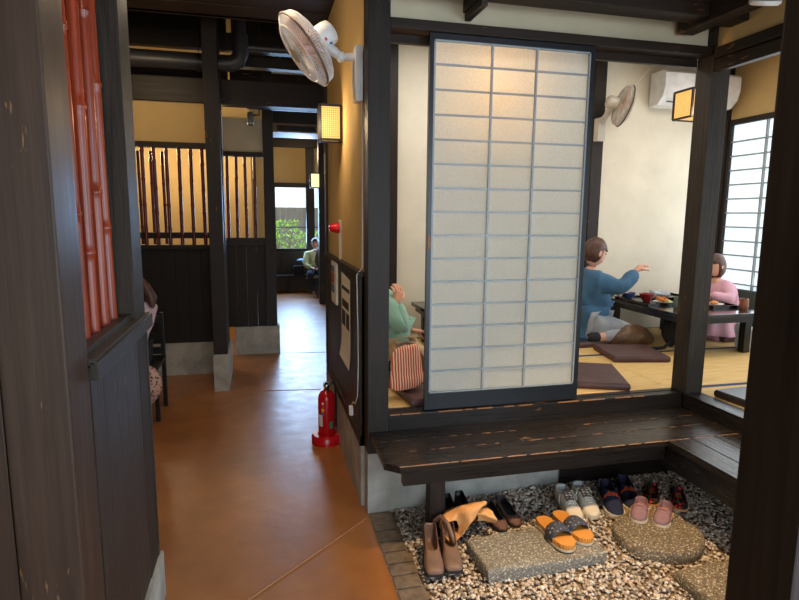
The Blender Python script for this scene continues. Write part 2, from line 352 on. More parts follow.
def move(o, m):                                      # pose a prototype built at the origin
    o.matrix_basis = m; WM[o] = m; return o
def dup(root, m, label=None, group=None):
    r = root.copy(); COL.objects.link(r); r.matrix_basis = m; WM[r] = m
    if label: r['label'] = label
    if group: r['group'] = group
    for ch in [c for c in root.children]:
        c = ch.copy(); COL.objects.link(c); c.parent = r
        for g in [k for k in ch.children]:
            d = g.copy(); COL.objects.link(d); d.parent = c
    return r
def T(x, y, z, rz=0., s=1.): return Matrix.Translation((x, y, z)) @ Matrix.Rotation(rz, 4, 'Z') @ Matrix.Diagonal((s, s, s, 1))
def flat_text(txt, size):
    cu = bpy.data.curves.new('t', 'FONT'); cu.body = txt; cu.size = size; cu.align_x = 'CENTER'; cu.align_y = 'CENTER'; cu.extrude = .0008
    o = bpy.data.objects.new('t', cu); COL.objects.link(o); dg = bpy.context.evaluated_depsgraph_get(); dg.update()
    me = bpy.data.meshes.new_from_object(o.evaluated_get(dg)); bpy.data.objects.remove(o); bpy.data.curves.remove(cu)
    b = bmesh.new(); b.from_mesh(me); bpy.data.meshes.remove(me); return b

# ------------------------------------------------------------------ camera (solved from the photograph's vanishing lines)
R0 = [[0.9714221, -0.2372075, 0.008463], [-0.0267171, -0.1447022, -0.9891145], [0.23585, 0.9606216, -0.1469044]]
cam = bpy.data.cameras.new('camera'); co = bpy.data.objects.new('camera', cam); COL.objects.link(co)
x, y, z = (Vector(r) for r in R0)
co.matrix_world = Matrix(((x[0], -y[0], -z[0], -.527), (x[1], -y[1], -z[1], -2.821), (x[2], -y[2], -z[2], 1.6), (0, 0, 0, 1)))
cam.sensor_width = 36; cam.sensor_fit = 'HORIZONTAL'; cam.lens = 568.1/799*36; cam.clip_start = .02; cam.clip_end = 200
scene.camera = co

# ------------------------------------------------------------------ the setting
YB = 1.9; XR = 3.853; ZC = 3.03; ZT = .545        # back wall, right wall, ceiling, tatami level
struct('floor', MB().box(-4.2, 0, -5, 9.5, -.1, 0).box(0, 4, 2.05, 9.5, -.1, 0).box(0, 2.2, -5, -2.5, -.1, 0), 'floor', 'polished orange brown concrete floor of the corridor')
# joint lines cut in the floor
j = MB().tube([(-1.5, -1.35, .0005), (-.02, -.04, .0005)], .004, 4).tube([(-.84, 2.38, .0005), (-.02, 2.30, .0005)], .003, 4).tube([(-.34, 3.80, .0005), (0.3, 3.72, .0005)], .003, 4)
struct('floor_joint', j, 'joint', 'thin joint lines scored across the orange concrete floor')
# concrete plinth under the raised room
struct('baseboard_front', MB().box(0, 2.1, .004, .10, -.12, .343).box(1.95, 2.1, -2.5, .004, -.12, .343), 'concrete', 'smooth grey concrete plinth under the front bench')
struct('baseboard_corridor', MB().box(-.02, .09, .10, 1.743, -.02, .343), 'concrete', 'concrete base strip under the dark corridor wainscot')
# corridor wall
w = MB()
yy = .12
while yy < 1.735:
    w.box(-.012, .03, yy, min(yy+.098, 1.74), .343, 1.28, .002); yy += .1
struct('wall_corridor_wainscot', w, 'panel', 'dark board wainscot on the corridor wall behind the notices')
struct('trim_1', MB().box(-.03, .04, .12, 1.744, 1.28, 1.305, .003).box(-.022, .03, .12, 1.744, .343, .40, .002).box(-.024, .02, .12, .165, .34, 1.28, .002).box(-.018, .03, 1.705, 1.744, .343, 1.28), 'beam_y', 'dark cap rail and edging of the corridor wainscot')
struct('wall_corridor', MB().box(.005, .06, .12, 1.744, 1.305, ZC), 'plaster_ochre', 'ochre plaster wall above the corridor wainscot')
struct('trim_2', MB().box(-.012, .10, 1.745, 1.85, 0, 3.9, .004), 'post', 'dark post at the far end of the ochre corridor wall')
# posts
struct('trim_3', MB().box(0, .111, 0, .12, .343, ZC, .004), 'post', 'tall dark post between the corridor and the shoji screen')
struct('trim_4', MB().box(1.937, 2.055, -.022, .10, .552, 2.497, .004), 'post_grain', 'deep grained corner post at the inner end of the sill')
struct('trim_5', MB().box(.19, .32, -2.24, -2.13, -.1, ZC, .004), 'post', 'dark blurred post close by on the right edge')
# lintels, sills
l = MB().box(.111, 2.055, 0, .10, 2.497, 2.543, .003).box(.111, 1.937, .10, .125, 2.455, 2.543, .002)
struct('trim_6', l, 'beam_x', 'dark grooved lintel above the shoji screen')
struct('trim_7', MB().box(1.937, 2.05, -2.5, -.022, 2.475, 2.53, .003).box(1.945, 1.985, -2.5, -.022, 2.403, 2.467, .003), 'beam_y', 'double dark lintel running from the corner post to the right edge')
struct('trim_8', MB().box(1.97, 2.03, -2.5, -.03, 2.467, 2.475), 'edge', 'pale groove between the two right lintel boards')
struct('trim_9', MB().box(.111, 1.937, 0, .05, .36, .552, .004).box(.111, 2.055, .05, .068, .36, .548).box(.111, 2.055, .068, .10, .36, .552, .002), 'bench_x', 'dark worn sill under the shoji screen')
struct('trim_10', MB().box(1.937, 2.06, -2.5, 0, .343, .552, .004), 'bench_y', 'glossy dark sill running toward the viewer on the right')
wl = MB(); rr = random.Random(3); xx = .12
while xx < 1.93:                                   # bare worn edge of the sill
    d = rr.uniform(.02, .16)
    if rr.random() < .75: wl.box(xx, min(xx+d, 1.93), -.0012, .003, .5475, .5535)
    xx += d + rr.uniform(.0, .03)
struct('trim_11', wl, 'edge', 'worn bare edge along the sill below the screen')
# plaster above the lintels
struct('wall_front', MB().box(.111, 1.937, .03, .09, 2.543, ZC), 'plaster_grey', 'pale plaster band above the shoji lintel')
struct('wall_front_right', MB().box(1.965, 2.03, -2.5, .09, 2.53, ZC), 'plaster_ochre', 'tan plaster band above the right lintel')
struct('trim_12', MB().box(1.935, 1.968, -.012, .03, 2.543, ZC), 'post', 'short dark strut above the corner post')
# overhead beams of the entrance
struct('trim_13', MB().box(-.1, 1.95, -.23, -.11, 2.61, 2.75, .003), 'beam_x', 'dark beam hanging in front of the plaster band')
struct('trim_14', MB().box(1.70, 1.80, -2.5, -.012, 2.585, 2.74, .003), 'beam_y', 'dark beam end crossing above the corner post')
struct('trim_15', MB().box(.485, .535, -.30, .03, 2.60, 2.70, .003).box(.495, .525, -.20, .03, 2.562, 2.60, .003), 'beam_y', 'small stepped bracket under the front beam')
# tatami room shell
struct('wall_back', MB().box(.10, XR, YB, YB+.08, .3, 3.2), 'plaster_cream', 'cream straw plaster wall at the back of the tatami room')
struct('wall_right', MB().box(XR, XR+.08, -2.6, YB+.08, 2.52, 3.2).box(XR, XR+.08, -2.6, YB+.08, .2, .56).box(XR, XR+.08, 1.875, YB+.08, .56, 2.52), 'plaster_ochre', 'ochre plaster above the shoji window')
struct('wall_south', MB().box(2.06, XR, -2.6, -2.52, .3, 3.2), 'plaster_cream', 'plaster wall closing the raised room behind the viewer')
struct('wall_inner', MB().box(.06, .10, .12, YB, .3, 3.1), 'plaster_cream', 'inner plaster face behind the green jacket')
for k, (a, c) in enumerate(((.50, .60), (2.395, 2.505))):
    struct('trim_%d' % (16+k), MB().box(a, c, YB-.03, YB+.02, ZT, 3.03, .003), 'post', ('dark post in the back wall left of the screen', 'dark post in the back wall carrying the small fan')[k])
struct('trim_18', MB().box(.1, XR, YB-.03, YB+.01, 3.0, 3.03).box(XR-.025, XR+.01, -2.5, YB, 3.0, 3.03), 'beam_x', 'thin dark ceiling moulding of the tatami room')
struct('trim_19', MB().box(XR-.035, XR+.01, YB-.035, YB+.01, ZT, 3.03), 'post', 'slim dark corner strip beside the air conditioner')
struct('ceiling', MB().box(-4.2, XR+.1, -5.1, 1.82, ZC, ZC+.06).box(0, XR+.1, 1.82, YB+.1, ZC, ZC+.06), 'ceil', 'dark board ceiling over the entrance')
struct('ceiling_north', MB().box(-4.2, 4.1, 1.7, 9.7, 4.1, 4.2).box(-4.2, 4.1, 1.76, 1.82, ZC, 4.1), 'ceil', 'high dark roof over the far corridor')
sm = MB()
for k in range(7): sm.box(-4.1, 0, 1.82-.02-.27*k, 1.826-.02-.27*k, ZC-.004, ZC)
struct('trim_20', sm, 'seam', 'board seams in the entrance ceiling')
# tatami mats (right wall side row too)
struct('floor_tatami', MB().box(.10, XR, .10, YB, .36, .505).box(2.06, XR, -2.52, .10, .36, .505), 'plaster_cream', 'wooden sub floor under the tatami')
mats = [(.102, 1.95, .102, .98, 'tatami mat just behind the shoji screen, nearest the sill'), (1.95, 3.80, .102, .98, 'tatami mat behind the corner post, in front of the low table'),
        (.102, 1.95, .98, 1.87, 'tatami mat along the back wall left of the man in blue'), (1.95, 3.80, .98, 1.87, 'tatami mat under the low table with food'),
        (2.062, 3.80, -.84, .102, 'tatami mat right of the corner post under the dark cushion'), (2.062, 3.80, -2.5, -.84, 'tatami mat hidden furthest toward the viewer on the right')]
for a, c, d, e, lab in mats[:5]:
    t_ = thing('tatami_mat', lab, 'mat', (a, d, .505), group='tatami mats in the raised room')
    MB().box(a+.001, c-.001, d+.02, e-.02, .506, ZT, .002).obj('mat_weave', 'tatami', t_)
    for q in (d+.001, e-.021): MB().box(a+.001, c-.001, q, q+.02, .506, ZT+.001, .001).obj('cloth_border', 'border', t_)
struct('floor_mat_rest', MB().box(2.062, 3.80, -2.5, -.845, .506, ZT), 'tatami', 'rest of the tatami floor toward the viewer')
# shoji window in the right wall
wn = struct('window_1', MB().box(XR-.02, XR+.05, -2.5, 1.875, 2.47, 2.52, .003).box(XR-.02, XR+.05, -2.5, 1.875, .545, .60, .003).box(XR-.02, XR+.05, 1.83, 1.875, .60, 2.47, .003), 'post', 'tall bright shoji window behind the girl in pink')
mb = MB()
zz = 2.314
while zz > .62: mb.box(XR-.006, XR+.012, -2.4, 1.83, zz-.007, zz+.007); zz -= .1325
for q in (1.445, 1.06, .675, .29, -.095, -.48, -.9, -1.3, -1.7): mb.box(XR-.008, XR+.012, q-.009, q+.009, .60, 2.47)
mb.obj('lattice', 'muntin', wn)
MB().box(XR+.014, XR+.018, -2.4, 1.83, .60, 2.47).obj('shoji_paper', 'window_paper', wn)
# far room shell
YF = 9.35
fw = MB().box(-4.2, 4.1, YF, YF+.1, 2.24, 4.1).box(-4.2, -.26, YF, YF+.1, .0, 2.24).box(1.6, 4.1, YF, YF+.1, 0, 2.24).box(-.26, 1.6, YF, YF+.1, 0, .86)
struct('wall_far', fw, 'plaster_ochre', 'ochre plaster wall around the far garden window')
struct('trim_21', MB().box(-4.2, 4.1, 8.95, 9.1, 2.93, 3.12), 'beam_x', 'dark beam above the far window')
wf = struct('window_2', MB().box(-.28, 1.6, YF-.05, YF+.08, 2.16, 2.25).box(-.28, 1.6, YF-.05, YF+.08, .83, .90).box(-.28, -.20, YF-.05, YF+.08, .9, 2.16).box(.43, .60, YF-.06, YF+.08, .9, 2.16).box(1.3, 1.6, YF-.05, YF+.08, .9, 2.16), 'post', 'far window looking onto green shrubs')
MB().box(-.2, .43, YF+.01, YF+.03, 1.33, 1.35).box(.60, 1.3, YF+.01, YF+.03, 1.33, 1.35).obj('glazing_bar', 'dark_metal', wf)
MB().box(-.2, .43, YF+.035, YF+.041, .9, 2.16).box(.6, 1.3, YF+.035, YF+.041, .9, 2.16).obj('pane', 'glass', wf)
struct('trim_22', MB().box(.43, .58, 9.1, 9.3, 2.24, 4.1), 'post', 'dark post above the far window mullion')
struct('wall_far_right', MB().box(4.0, 4.1, 2.0, YF, 0, 4.1), 'plaster_ochre', 'side wall of the far room')
struct('wall_left_far', MB().box(-4.2, -.62, 5.3, 5.4, 0, 4.1), 'plaster_ochre', 'warm lit wall behind the bamboo lattices')
struct('wall_left', MB().box(-4.3, -4.2, -5, YF, 0, 4.1), 'plaster_ochre', 'left outer wall of the restaurant')
struct('wall_entrance', MB().box(-4.2, -1.8, -5.1, -5, 0, ZC).box(1.2, 2.2, -5.1, -5, 0, ZC).box(-1.8, 1.2, -5.1, -5, 2.3, ZC), 'plaster_cream', 'entrance wall behind the viewer')
# near left partition post stack
struct('trim_23', MB().box(-1.108, -.97, -1.395, -1.23, 0, ZC, .005), 'post_near', 'worn brown post filling the left edge of the view')
struct('trim_24', MB().box(-1.30, -1.114, -1.385, -1.25, 0, ZC, .004), 'post_near', 'second worn board left of the near post')
struct('wall_left_near', MB().box(-4.2, -1.30, -1.36, -1.28, 0, ZC), 'panel', 'dark panel wall running left behind the near post')
struct('trim_25', MB().box(-1.09, -.97, -.628, -.465, 0, ZC, .004), 'post_grain', 'grey lit post at the far end of the left bamboo partition')
# overhead structure over the far corridor
struct('trim_26', MB().box(-4.2, .9, 3.05, 3.22, 2.64, 2.865, .006), 'beam_x', 'thick plank like beam above the bamboo lattices')
struct('trim_27', MB().box(-4.2, -.80, 3.44, 3.48, 3.215, 4.1).box(-4.2, -.80, 3.44, 3.48, 2.9, 3.145).box(-.80, -.47, 3.9, 3.94, 2.78, 3.2).box(-.36, 1.2, 4.7, 4.75, 2.95, 4.1).box(-.8, -.36, 4.7, 4.75, 3.4, 4.1).box(-4.2, .9, 3.3, 3.42, 3.05, 3.15).box(-4.2, .9, 3.3, 3.42, 3.2, 3.36), 'beam_x', 'upper dark beams under the roof')
struct('trim_28', MB().box(-4.2, -.6, 5.1, 5.25, 2.55, 2.72), 'beam_x', 'far dark beams under the roof')
struct('trim_29', MB().box(-.958, -.838, 2.42, 2.54, .345, 4.1, .004), 'post', 'tall dark post in the middle of the left corridor side')
struct('trim_30', MB().box(-.47, -.355, 3.80, 3.92, .33, 4.1, .004), 'post', 'tall dark post beside the corridor opening')
struct('baseboard_left', MB().box(-.965, -.835, 2.418, 3.06, 0, .345, .004).box(-4.2, -.965, 3.06, 3.2, 0, .325).box(-.965, -.835, 3.06, 3.2, 0, .325), 'concrete', 'concrete plinth under the tall middle post')
struct('baseboard_left_far', MB().box(-.83, -.33, 3.80, 3.98, 0, .325, .004), 'concrete', 'concrete plinth of the second bamboo lattice')
struct('wall_wing', MB().box(-.93, -.85, 2.54, 3.06, .345, 1.3).box(-.93, -.85, 2.9, 3.06, 1.3, 4.1), 'panel_dark', 'short dark wing wall behind the tall middle post')

# ---- bamboo
def bamboo(parent, x, y, z0, z1, r, mat, ph=0., step=.42):
    pr = [(r, z0)]; k = z0 + step*(.3+ph % .6)
    while k < z1-.03:
        pr += [(r*.97, k-.03), (r*1.0, k-.010), (r*1.13, k-.004), (r*1.13, k+.003), (r*.98, k+.010), (r*.95, k+.04)]; k += step*(.85+.3*((ph*7+k) % 1))
    pr.append((r, z1)); mb = MB().lathe(pr, (x, y, 0), seg=12)
    ln = (random.Random(int(ph*1000)).random()-.5)*.012
    for v in mb.bm.verts: v.co.x += ln*(v.co.z-z0)
    return mb.obj('bamboo_pole', mat, parent, 50)
# left foreground partition
lp = thing('bamboo_partition', 'near left partition with thick glossy red bamboo poles over a grey panel', 'partition', (-.97, -.85, 0), 0, 'bamboo partitions')
pn = MB(); yy = -1.194
for d in (.10, .15, .12, .16, .14): pn.box(-1.03, -.972, yy, min(yy+d-.001, -.47), .20, 1.205, .002); yy += d
pn.obj('panel', 'panel', lp)
MB().box(-1.035, -.968, -1.229, -1.195, .2, 1.2).box(-1.035, -.966, -.478, -.462, .2, 1.205).obj('stile', 'panel', lp)
MB().box(-1.09, -.955, -1.229, -.46, 1.205, 1.222, .003).box(-1.02, -.985, -1.229, -.628, 1.222, 1.240, .002).box(-.968, -.945, -1.229, -.455, 1.165, 1.215, .003).obj('cap_rail', 'panel', lp)
MB().box(-1.09, -1.02, -1.229, -.628, 1.222, 1.236).obj('sill_board', 'bamboo_dark', lp)
MB().box(-1.09, -.99, -1.229, -.628, 2.55, 2.62).obj('top_rail', 'beam_y', lp)
MB().box(-1.06, -.955, -1.229, -.44, 0, .198, .003).obj('plinth', 'concrete', lp)
for k, y_ in enumerate((-1.135, -1.03, -.925, -.805, -.705)): bamboo(lp, -1.035, y_, 1.236, 2.55, .0215, 'bamboo', .37*k+.05, .5)
# lattice facing the viewer
l1 = thing('bamboo_partition', 'wide partition of slim dark red bamboo left of the tall middle post', 'partition', (-1.8, 3.12, .325), 0, 'bamboo partitions')
pn = MB(); xx = -2.9
while xx < -.97: pn.box(xx, xx+.118, 3.08, 3.12, .325, 1.26, .002); xx += .12
pn.obj('panel', 'panel_dark', l1)
MB().box(-2.9, -.95, 3.05, 3.16, 1.26, 1.30, .003).box(-2.9, -.95, 3.14, 3.17, 1.36, 1.42, .003).obj('cap_rail', 'beam_x', l1)
MB().box(-2.9, -.95, 3.05, 3.16, 2.22, 2.27, .003).obj('top_rail', 'beam_x', l1)
MB().box(-2.9, -.95, 3.08, 3.14, 2.27, 2.64).obj('plaster_band', 'plaster_ochre', l1)
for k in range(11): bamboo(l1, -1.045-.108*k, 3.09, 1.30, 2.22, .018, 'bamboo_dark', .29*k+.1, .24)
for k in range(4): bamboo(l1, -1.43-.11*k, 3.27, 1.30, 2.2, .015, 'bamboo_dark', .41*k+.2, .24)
l2 = thing('bamboo_partition', 'narrow partition of four slim bamboo poles beside the corridor opening', 'partition', (-.65, 3.86, .325), 0, 'bamboo partitions')
pn = MB(); xx = -.90
while xx < -.48: pn.box(xx, min(xx+.108, -.471), 3.83, 3.87, .325, 1.25, .002); xx += .11
pn.obj('panel', 'panel_dark', l2)
MB().box(-.9, -.471, 3.80, 3.9, 1.25, 1.34, .003).obj('cap_rail', 'beam_x', l2)
MB().box(-.9, -.471, 3.81, 3.9, 2.23, 2.28, .003).obj('top_rail', 'beam_x', l2)
MB().box(-.9, -.471, 3.83, 3.88, 2.28, 2.64).obj('plaster_band', 'plaster_grey', l2)
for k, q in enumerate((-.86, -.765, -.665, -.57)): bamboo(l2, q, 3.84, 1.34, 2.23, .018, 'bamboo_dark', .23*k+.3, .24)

# ---- gravel pit
def zg(x, y): return .006 + .055*min(1, max(0, (x-.1)/.9))*min(1, max(0, (y+1.1)/1.))
g = MB(); R = []
for i in range(20):
    R.append([(.12 + 1.84*k/24, -2.45 + 2.455*i/19, zg(.12+1.84*k/24, -2.45+2.455*i/19)-.012) for k in range(25)])
V = [[g.bm.verts.new(p) for p in r] for r in R]
for a, b in zip(V, V[1:]):
    for i in range(24): g._f((a[i], a[i+1], b[i+1], b[i]))
tag(g.obj('gravel_bed', 'gravel_base'), 'dark earth bed under the pebbles', None, None, 'structure')
t0 = bmesh.new(); bmesh.ops.create_icosphere(t0, subdivisions=1, radius=1); t0.verts.ensure_lookup_table()
bv = np.array([v.co[:] for v in t0.verts]); bf = np.array([[v.index for v in f.verts] for f in t0.faces]); t0.free()
n = 17000; px = rng.uniform(.13, 1.93, n); py = rng.uniform(-1.45, -.005, n)
sz = rng.uniform(.0045, .0105, n)*np.where(rng.random(n) < .1, 1.45, 1.)
ax = np.stack([sz*rng.uniform(.9, 1.35, n), sz*rng.uniform(.75, 1.1, n), sz*rng.uniform(.5, .8, n)], 1)
an = rng.uniform(0, 2*PI, n); zt = np.array([zg(a, b) for a, b in zip(px, py)]) + rng.uniform(-.006, .005, n)
v = bv[None]*(1+rng.uniform(-.14, .14, (n, len(bv), 1)))*ax[:, None, :]
tl = rng.uniform(-.4, .4, n); c_, s_ = np.cos(tl)[:, None], np.sin(tl)[:, None]
v = np.stack([v[..., 0]*c_-v[..., 2]*s_, v[..., 1], v[..., 0]*s_+v[..., 2]*c_], -1)
c_, s_ = np.cos(an)[:, None], np.sin(an)[:, None]
v = np.stack([v[..., 0]*c_-v[..., 1]*s_+px[:, None], v[..., 0]*s_+v[..., 1]*c_+py[:, None], v[..., 2]+zt[:, None]], -1).reshape(-1, 3)
f = (bf[None]+(np.arange(n)*len(bv))[:, None, None]).reshape(-1, 3)
me = bpy.data.meshes.new('pebble_gravel'); me.vertices.add(len(v)); me.vertices.foreach_set('co', v.ravel().astype(np.float32))
me.loops.add(f.size); me.loops.foreach_set('vertex_index', f.ravel().astype(np.int32)); me.polygons.add(len(f)); me.polygons.foreach_set('loop_start', np.arange(0, f.size, 3, dtype=np.int32)); me.update(calc_edges=True)
me.polygons.foreach_set('use_smooth', np.ones(len(f), bool)); me.materials.append(MT['pebble'])
go = bpy.data.objects.new('pebble_gravel', me); COL.objects.link(go); WM[go] = Matrix.Identity(4)
tag(go, 'loose pale and dark pebbles filling the shoe pit under the bench', 'gravel', None, 'stuff')
# brick kerb
bk = MB(); yy = -.004; q = 0
while yy > -1.5:
    d = .088+.012*((q*37) % 5)/5; bk.box(.004, .118+.006*((q*13) % 3), yy-d, yy-.010, -.02, .012, .004); yy -= d; q += 1
struct('trim_31', bk, 'brick', 'row of grey brown bricks edging the pebbles')
struct('trim_32', MB().box(.0, .122, -1.5, 0, -.03, .004), 'mortar', 'mortar bed of the brick edging')

# ---- outside the far window
struct('ground_outside', MB().box(-6, 8, 9.5, 20, -.1, -.02), 'ground', 'pale paving outside the far window')
fn = thing('garden_fence', 'weathered board fence beyond the far window', 'fence', (.5, 13.5, 0)); pk = MB(); xx = -3.
while xx < 4: pk.box(xx, xx+.157, 13.5, 13.53, 0, 1.8); xx += .16
pk.obj('boards', 'fence', fn); MB().box(-3, 4, 13.53, 13.58, 1.3, 1.38).box(-3, 4, 13.53, 13.58, .4, .48).obj('rail', 'fence', fn)
hs = thing('neighbour_house', 'plain white building wall beyond the fence', 'building', (.5, 18, 0)); MB().box(-6, 8, 18, 18.3, -.02, 5).obj('wall', 'white_wall', hs); MB().box(-6, 8, 17.7, 18.6, 5, 5.2).obj('roof', 'fence', hs)
for c, (sx, sy, w_, h_, lab) in enumerate(((-.05, 10.9, .55, 1.45, 'leafy green shrub at the left of the far window'), (.78, 11.6, .5, 1.2, 'leafy green shrub at the right of the far window'))):
    sh = thing('garden_shrub', lab, 'shrub', (sx, sy, -.02), 0, 'shrubs outside the far window'); lf = MB(); r_ = random.Random(c)
    for k in range(900):
        a = r_.uniform(0, 2*PI); h = r_.uniform(.1, h_); rad = w_*math.sqrt(r_.random())*(1-.45*abs(h/h_-.45)); p = Vector((sx+rad*math.cos(a), sy+rad*.7*math.sin(a), h))
        u = Vector((r_.uniform(-1, 1), r_.uniform(-1, 1), r_.uniform(-.3, 1))).normalized(); w2 = frame_of(u)[0]; L = r_.uniform(.05, .1)
        lf._f([lf.bm.verts.new(q) for q in (p, p+u*L*.5+w2*L*.3, p+u*L, p+u*L*.5-w2*L*.3)])
    lf.obj('leaves', 'leaf', sh); st = MB()
    for k in range(7):
        a = r_.uniform(0, 2*PI); st.tube([(sx, sy, -.02), (sx+.1*math.cos(a), sy+.1*math.sin(a), .5), (sx+.3*math.cos(a), sy+.25*math.sin(a), h_*.85)], [.015, .011, .004], 6)
    st.obj('stem', 'fence', sh)

# ------------------------------------------------------------------ shoji screen
ss = thing('shoji_screen', 'large frosted sliding screen with blue grey grid in a black frame', 'screen', (.77, .035, .552))
y0, y1 = .022, .050
MB().box(.315, .338, y0, y1, .556, 2.496, .002).box(1.209, 1.235, y0, y1, .556, 2.496, .002).box(.338, 1.209, y0, y1, .556, .648, .002).box(.338, 1.209, y0, y1, 2.466, 2.496, .002).obj('frame', 'shoji_frame', ss)
mu = MB()
for k in range(1, 15): mu.box(.338, 1.209, y0+.004, y0+.013, 2.472-.1217*k-.0048, 2.472-.1217*k+.0048)
for q in (.65, .898): mu.box(q-.0055, q+.0055, y0+.003, y0+.012, .648, 2.466)
mu.box(.338, .347, y0+.002, y0+.013, .648, 2.466).box(1.2, 1.209, y0+.002, y0+.013, .648, 2.466).box(.338, 1.209, y0+.002, y0+.013, 2.458, 2.466).box(.338, 1.209, y0+.002, y0+.013, .648, .655)
mu.obj('muntin_grid', 'muntin', ss)
MB().box(.338, 1.209, y0+.016, y0+.020, .648, 2.466).obj('pane', 'shoji_front', ss)
MB().box(.320, .332, y0-.002, y0+.002, 1.43, 1.50).obj('finger_pull', 'edge', ss)

# ------------------------------------------------------------------ bench
be = thing('step_bench', 'L shaped dark plank step bench below the screen', 'bench', (1.0, -.2, 0))
zb = .465; th = .034
def plank(poly, m): MB().prism(poly, zb-th, zb, .003).obj('plank', m, be)
plank([(.012, -.002), (.010, -.138), (1.935, -.138), (1.935, -.002)], 'bench_top')
plank([(.010, -.142), (.007, -.278), (1.932, -.278), (1.932, -.142)], 'bench_top')
plank([(.007, -.282), (.004, -.385), (.068, -.44), (1.932, -.44), (1.932, -.282)], 'bench_top')
for a, c in ((1.487, 1.628), (1.632, 1.772), (1.776, 1.932)): plank([(a, -2.45), (a, -.444), (c, -.444), (c, -2.45)], 'bench_y')
MB().box(.09, 1.50, -.41, -.365, .352, zb-th, .004).obj('apron', 'bench_x', be)
MB().box(1.52, 1.565, -2.45, -.365, .30, zb-th, .004).obj('apron', 'bench_y', be)
MB().box(1.13, 1.935, -.022, -.004, .03, zb-th, .004).obj('rear_shade_board', 'bench_x', be)  # dark strip standing in for the shade on the plinth here
MB().box(1.70, 1.735, -2.45, -.1, .22, zb-th, .004).obj('lower_board', 'bench_y', be)
MB().box(.248, .326, -.325, -.25, .0, zb-th, .004).obj('leg', 'post', be)
MB().box(1.525, 1.60, -1.75, -1.68, .0, .30, .004).obj('leg', 'post', be)
# ------------------------------------------------------------------ stones
def stone(name, label, poly, z0, z1, mat, seed):
    mb = MB(); n = len(poly); cx = sum(p[0] for p in poly)/n; cy = sum(p[1] for p in poly)/n; R = []
    for s, z in ((.97, z0), (1.0, z0+(z1-z0)*.3), (1.0, z1-.012), (.985, z1-.004), (.96, z1)):
        R.append([(cx+(p[0]-cx)*s, cy+(p[1]-cy)*s, z) for p in poly])
    for s in (.7, .4, .1): R.append([(cx+(p[0]-cx)*s, cy+(p[1]-cy)*s, z1+.001) for p in poly])
    mb.rings(R); mb.jitter(.007, 14+seed).jitter(.003, 60)
    return tag(mb.obj(name, mat, None, 40), label, 'stone', 'stepping stones in the pebbles')
def dense(poly, k=7):
    out = []
    for i, p in enumerate(poly):
        q = poly[(i+1) % len(poly)]
        out += [(p[0]+(q[0]-p[0])*t/k, p[1]+(q[1]-p[1])*t/k) for t in range(k)]
    return out
stone('stepping_stone', 'rectangular grey granite slab under the slide sandals', dense([(.388, -.46), (.398, -.715), (.70, -.725), (.985, -.708), (1.0, -.46), (.72, -.435)]), .008, .08, 'granite', 1)
stone('stepping_stone', 'round brown grey stone under the small pink shoes', [(1.335+.215*math.cos(2*PI*k/40), -.605+.195*math.sin(2*PI*k/40)) for k in range(40)], .01, .08, 'granite_b', 2)
stone('stepping_stone', 'squared stone slab cut off by the right hand post', dense([(1.205, -.885), (1.2, -1.32), (1.58, -1.32), (1.56, -.868)]), .005, .075, 'granite_b', 3)

# ------------------------------------------------------------------ shoes (prototype frame: heel at y=0, toe toward +y, sole on z=0)
def sole_outline(L, W, n=14, toe=.5, sq=0.):
    st = [(0, .30), (.04, .62), (.12, .78), (.3, .76), (.45, .80), (.6, .95), (.72, 1.0), (.84, .93), (.93, .72), (.98, .42), (1, .18)]
    if sq: st = [(0, .30), (.04, .62), (.12, .78), (.3, .74), (.45, .80), (.6, .94), (.75, 1.0), (.9, .92), (.97, .84), (.995, .7), (1, .55)]
    return [(t*L, w*W/2) for t, w in st]
def shoe_ring(y, w, zb_, zr, zi, tw=.72, n=20):
    """one cross-section: outer wall from the sole to the rim (or dome), then the inner trough down to zi"""
    pts = []
    if zi is None:                                  # closed over the toe
        for k in range(n):
            a = -PI/2 + 2*PI*k/n
            c, s = math.cos(a), math.sin(a)
            zz_ = zb_ + (zr-zb_)*(.5+.5*s) if s > 0 else zb_+(zr-zb_)*.5*(1+s)
            pts.append((w*(abs(c)**.6)*math.copysign(1, c)*(1 if s < .2 else 1-.12*s), y, zz_))
    else:
        half = [(.0, zb_), (.6, zb_), (1., zb_+.012), (1.0, zb_+(zr-zb_)*.5), (tw+.1, zr-.004), (tw+.04, zr), (tw-.06, zr-.003), (tw-.08, (zr+zi)/2), (tw-.14, zi+.004), (.3, zi)]
        pts = [(w*a, y, z_) for a, z_ in half] + [(0, y, zi)] + [(-w*a, y, z_) for a, z_ in half[:0:-1]]
    return pts
def loft_shoe(L, W, rows, zb_=.015):
    """rows: (t, width factor, rim z, inner z or None)"""
    mb = MB(); R = []
    for t, wf, zr, zi in rows:
        if zi is None:
            half = [(.0, 0), (.6, 0), (1., .2), (.98, .45), (.86, .75), (.70, .90), (.5, .97), (.34, .99), (.2, 1.), (.1, 1.)]
            R.append([(W/2*wf*a, t*L, zb_+(zr-zb_)*q) for a, q in half] + [(0, t*L, zr)] + [(-W/2*wf*a, t*L, zb_+(zr-zb_)*q) for a, q in half[:0:-1]])
        else: R.append(shoe_ring(t*L, W/2*wf, zb_, zr, zi))
    mb.rings(R); return mb
def sole_part(L, W, h, mat, root, sq=0, grow=1.03):
    o = sole_outline(L, W*grow, sq=sq); poly = [(w, y) for y, w in o] + [(-w, y) for y, w in o[::-1]]
    return MB().prism(poly, 0, h, .003).obj('sole', mat, root, 40)
def lining(mb, mi, zmax=9):                          # faces that look into the shoe get the second material
    mb.bm.normal_update()
def place_shoe(root, x, y, z, dx, dy, pitch=0., roll=0.):
    """heel->toe direction (dx,dy); x,y is the TOE"""
    a = math.atan2(-dx, dy)
    return T(x, y, z, a) @ Matrix.Rotation(pitch, 4, 'X') @ Matrix.Rotation(roll, 4, 'Y')

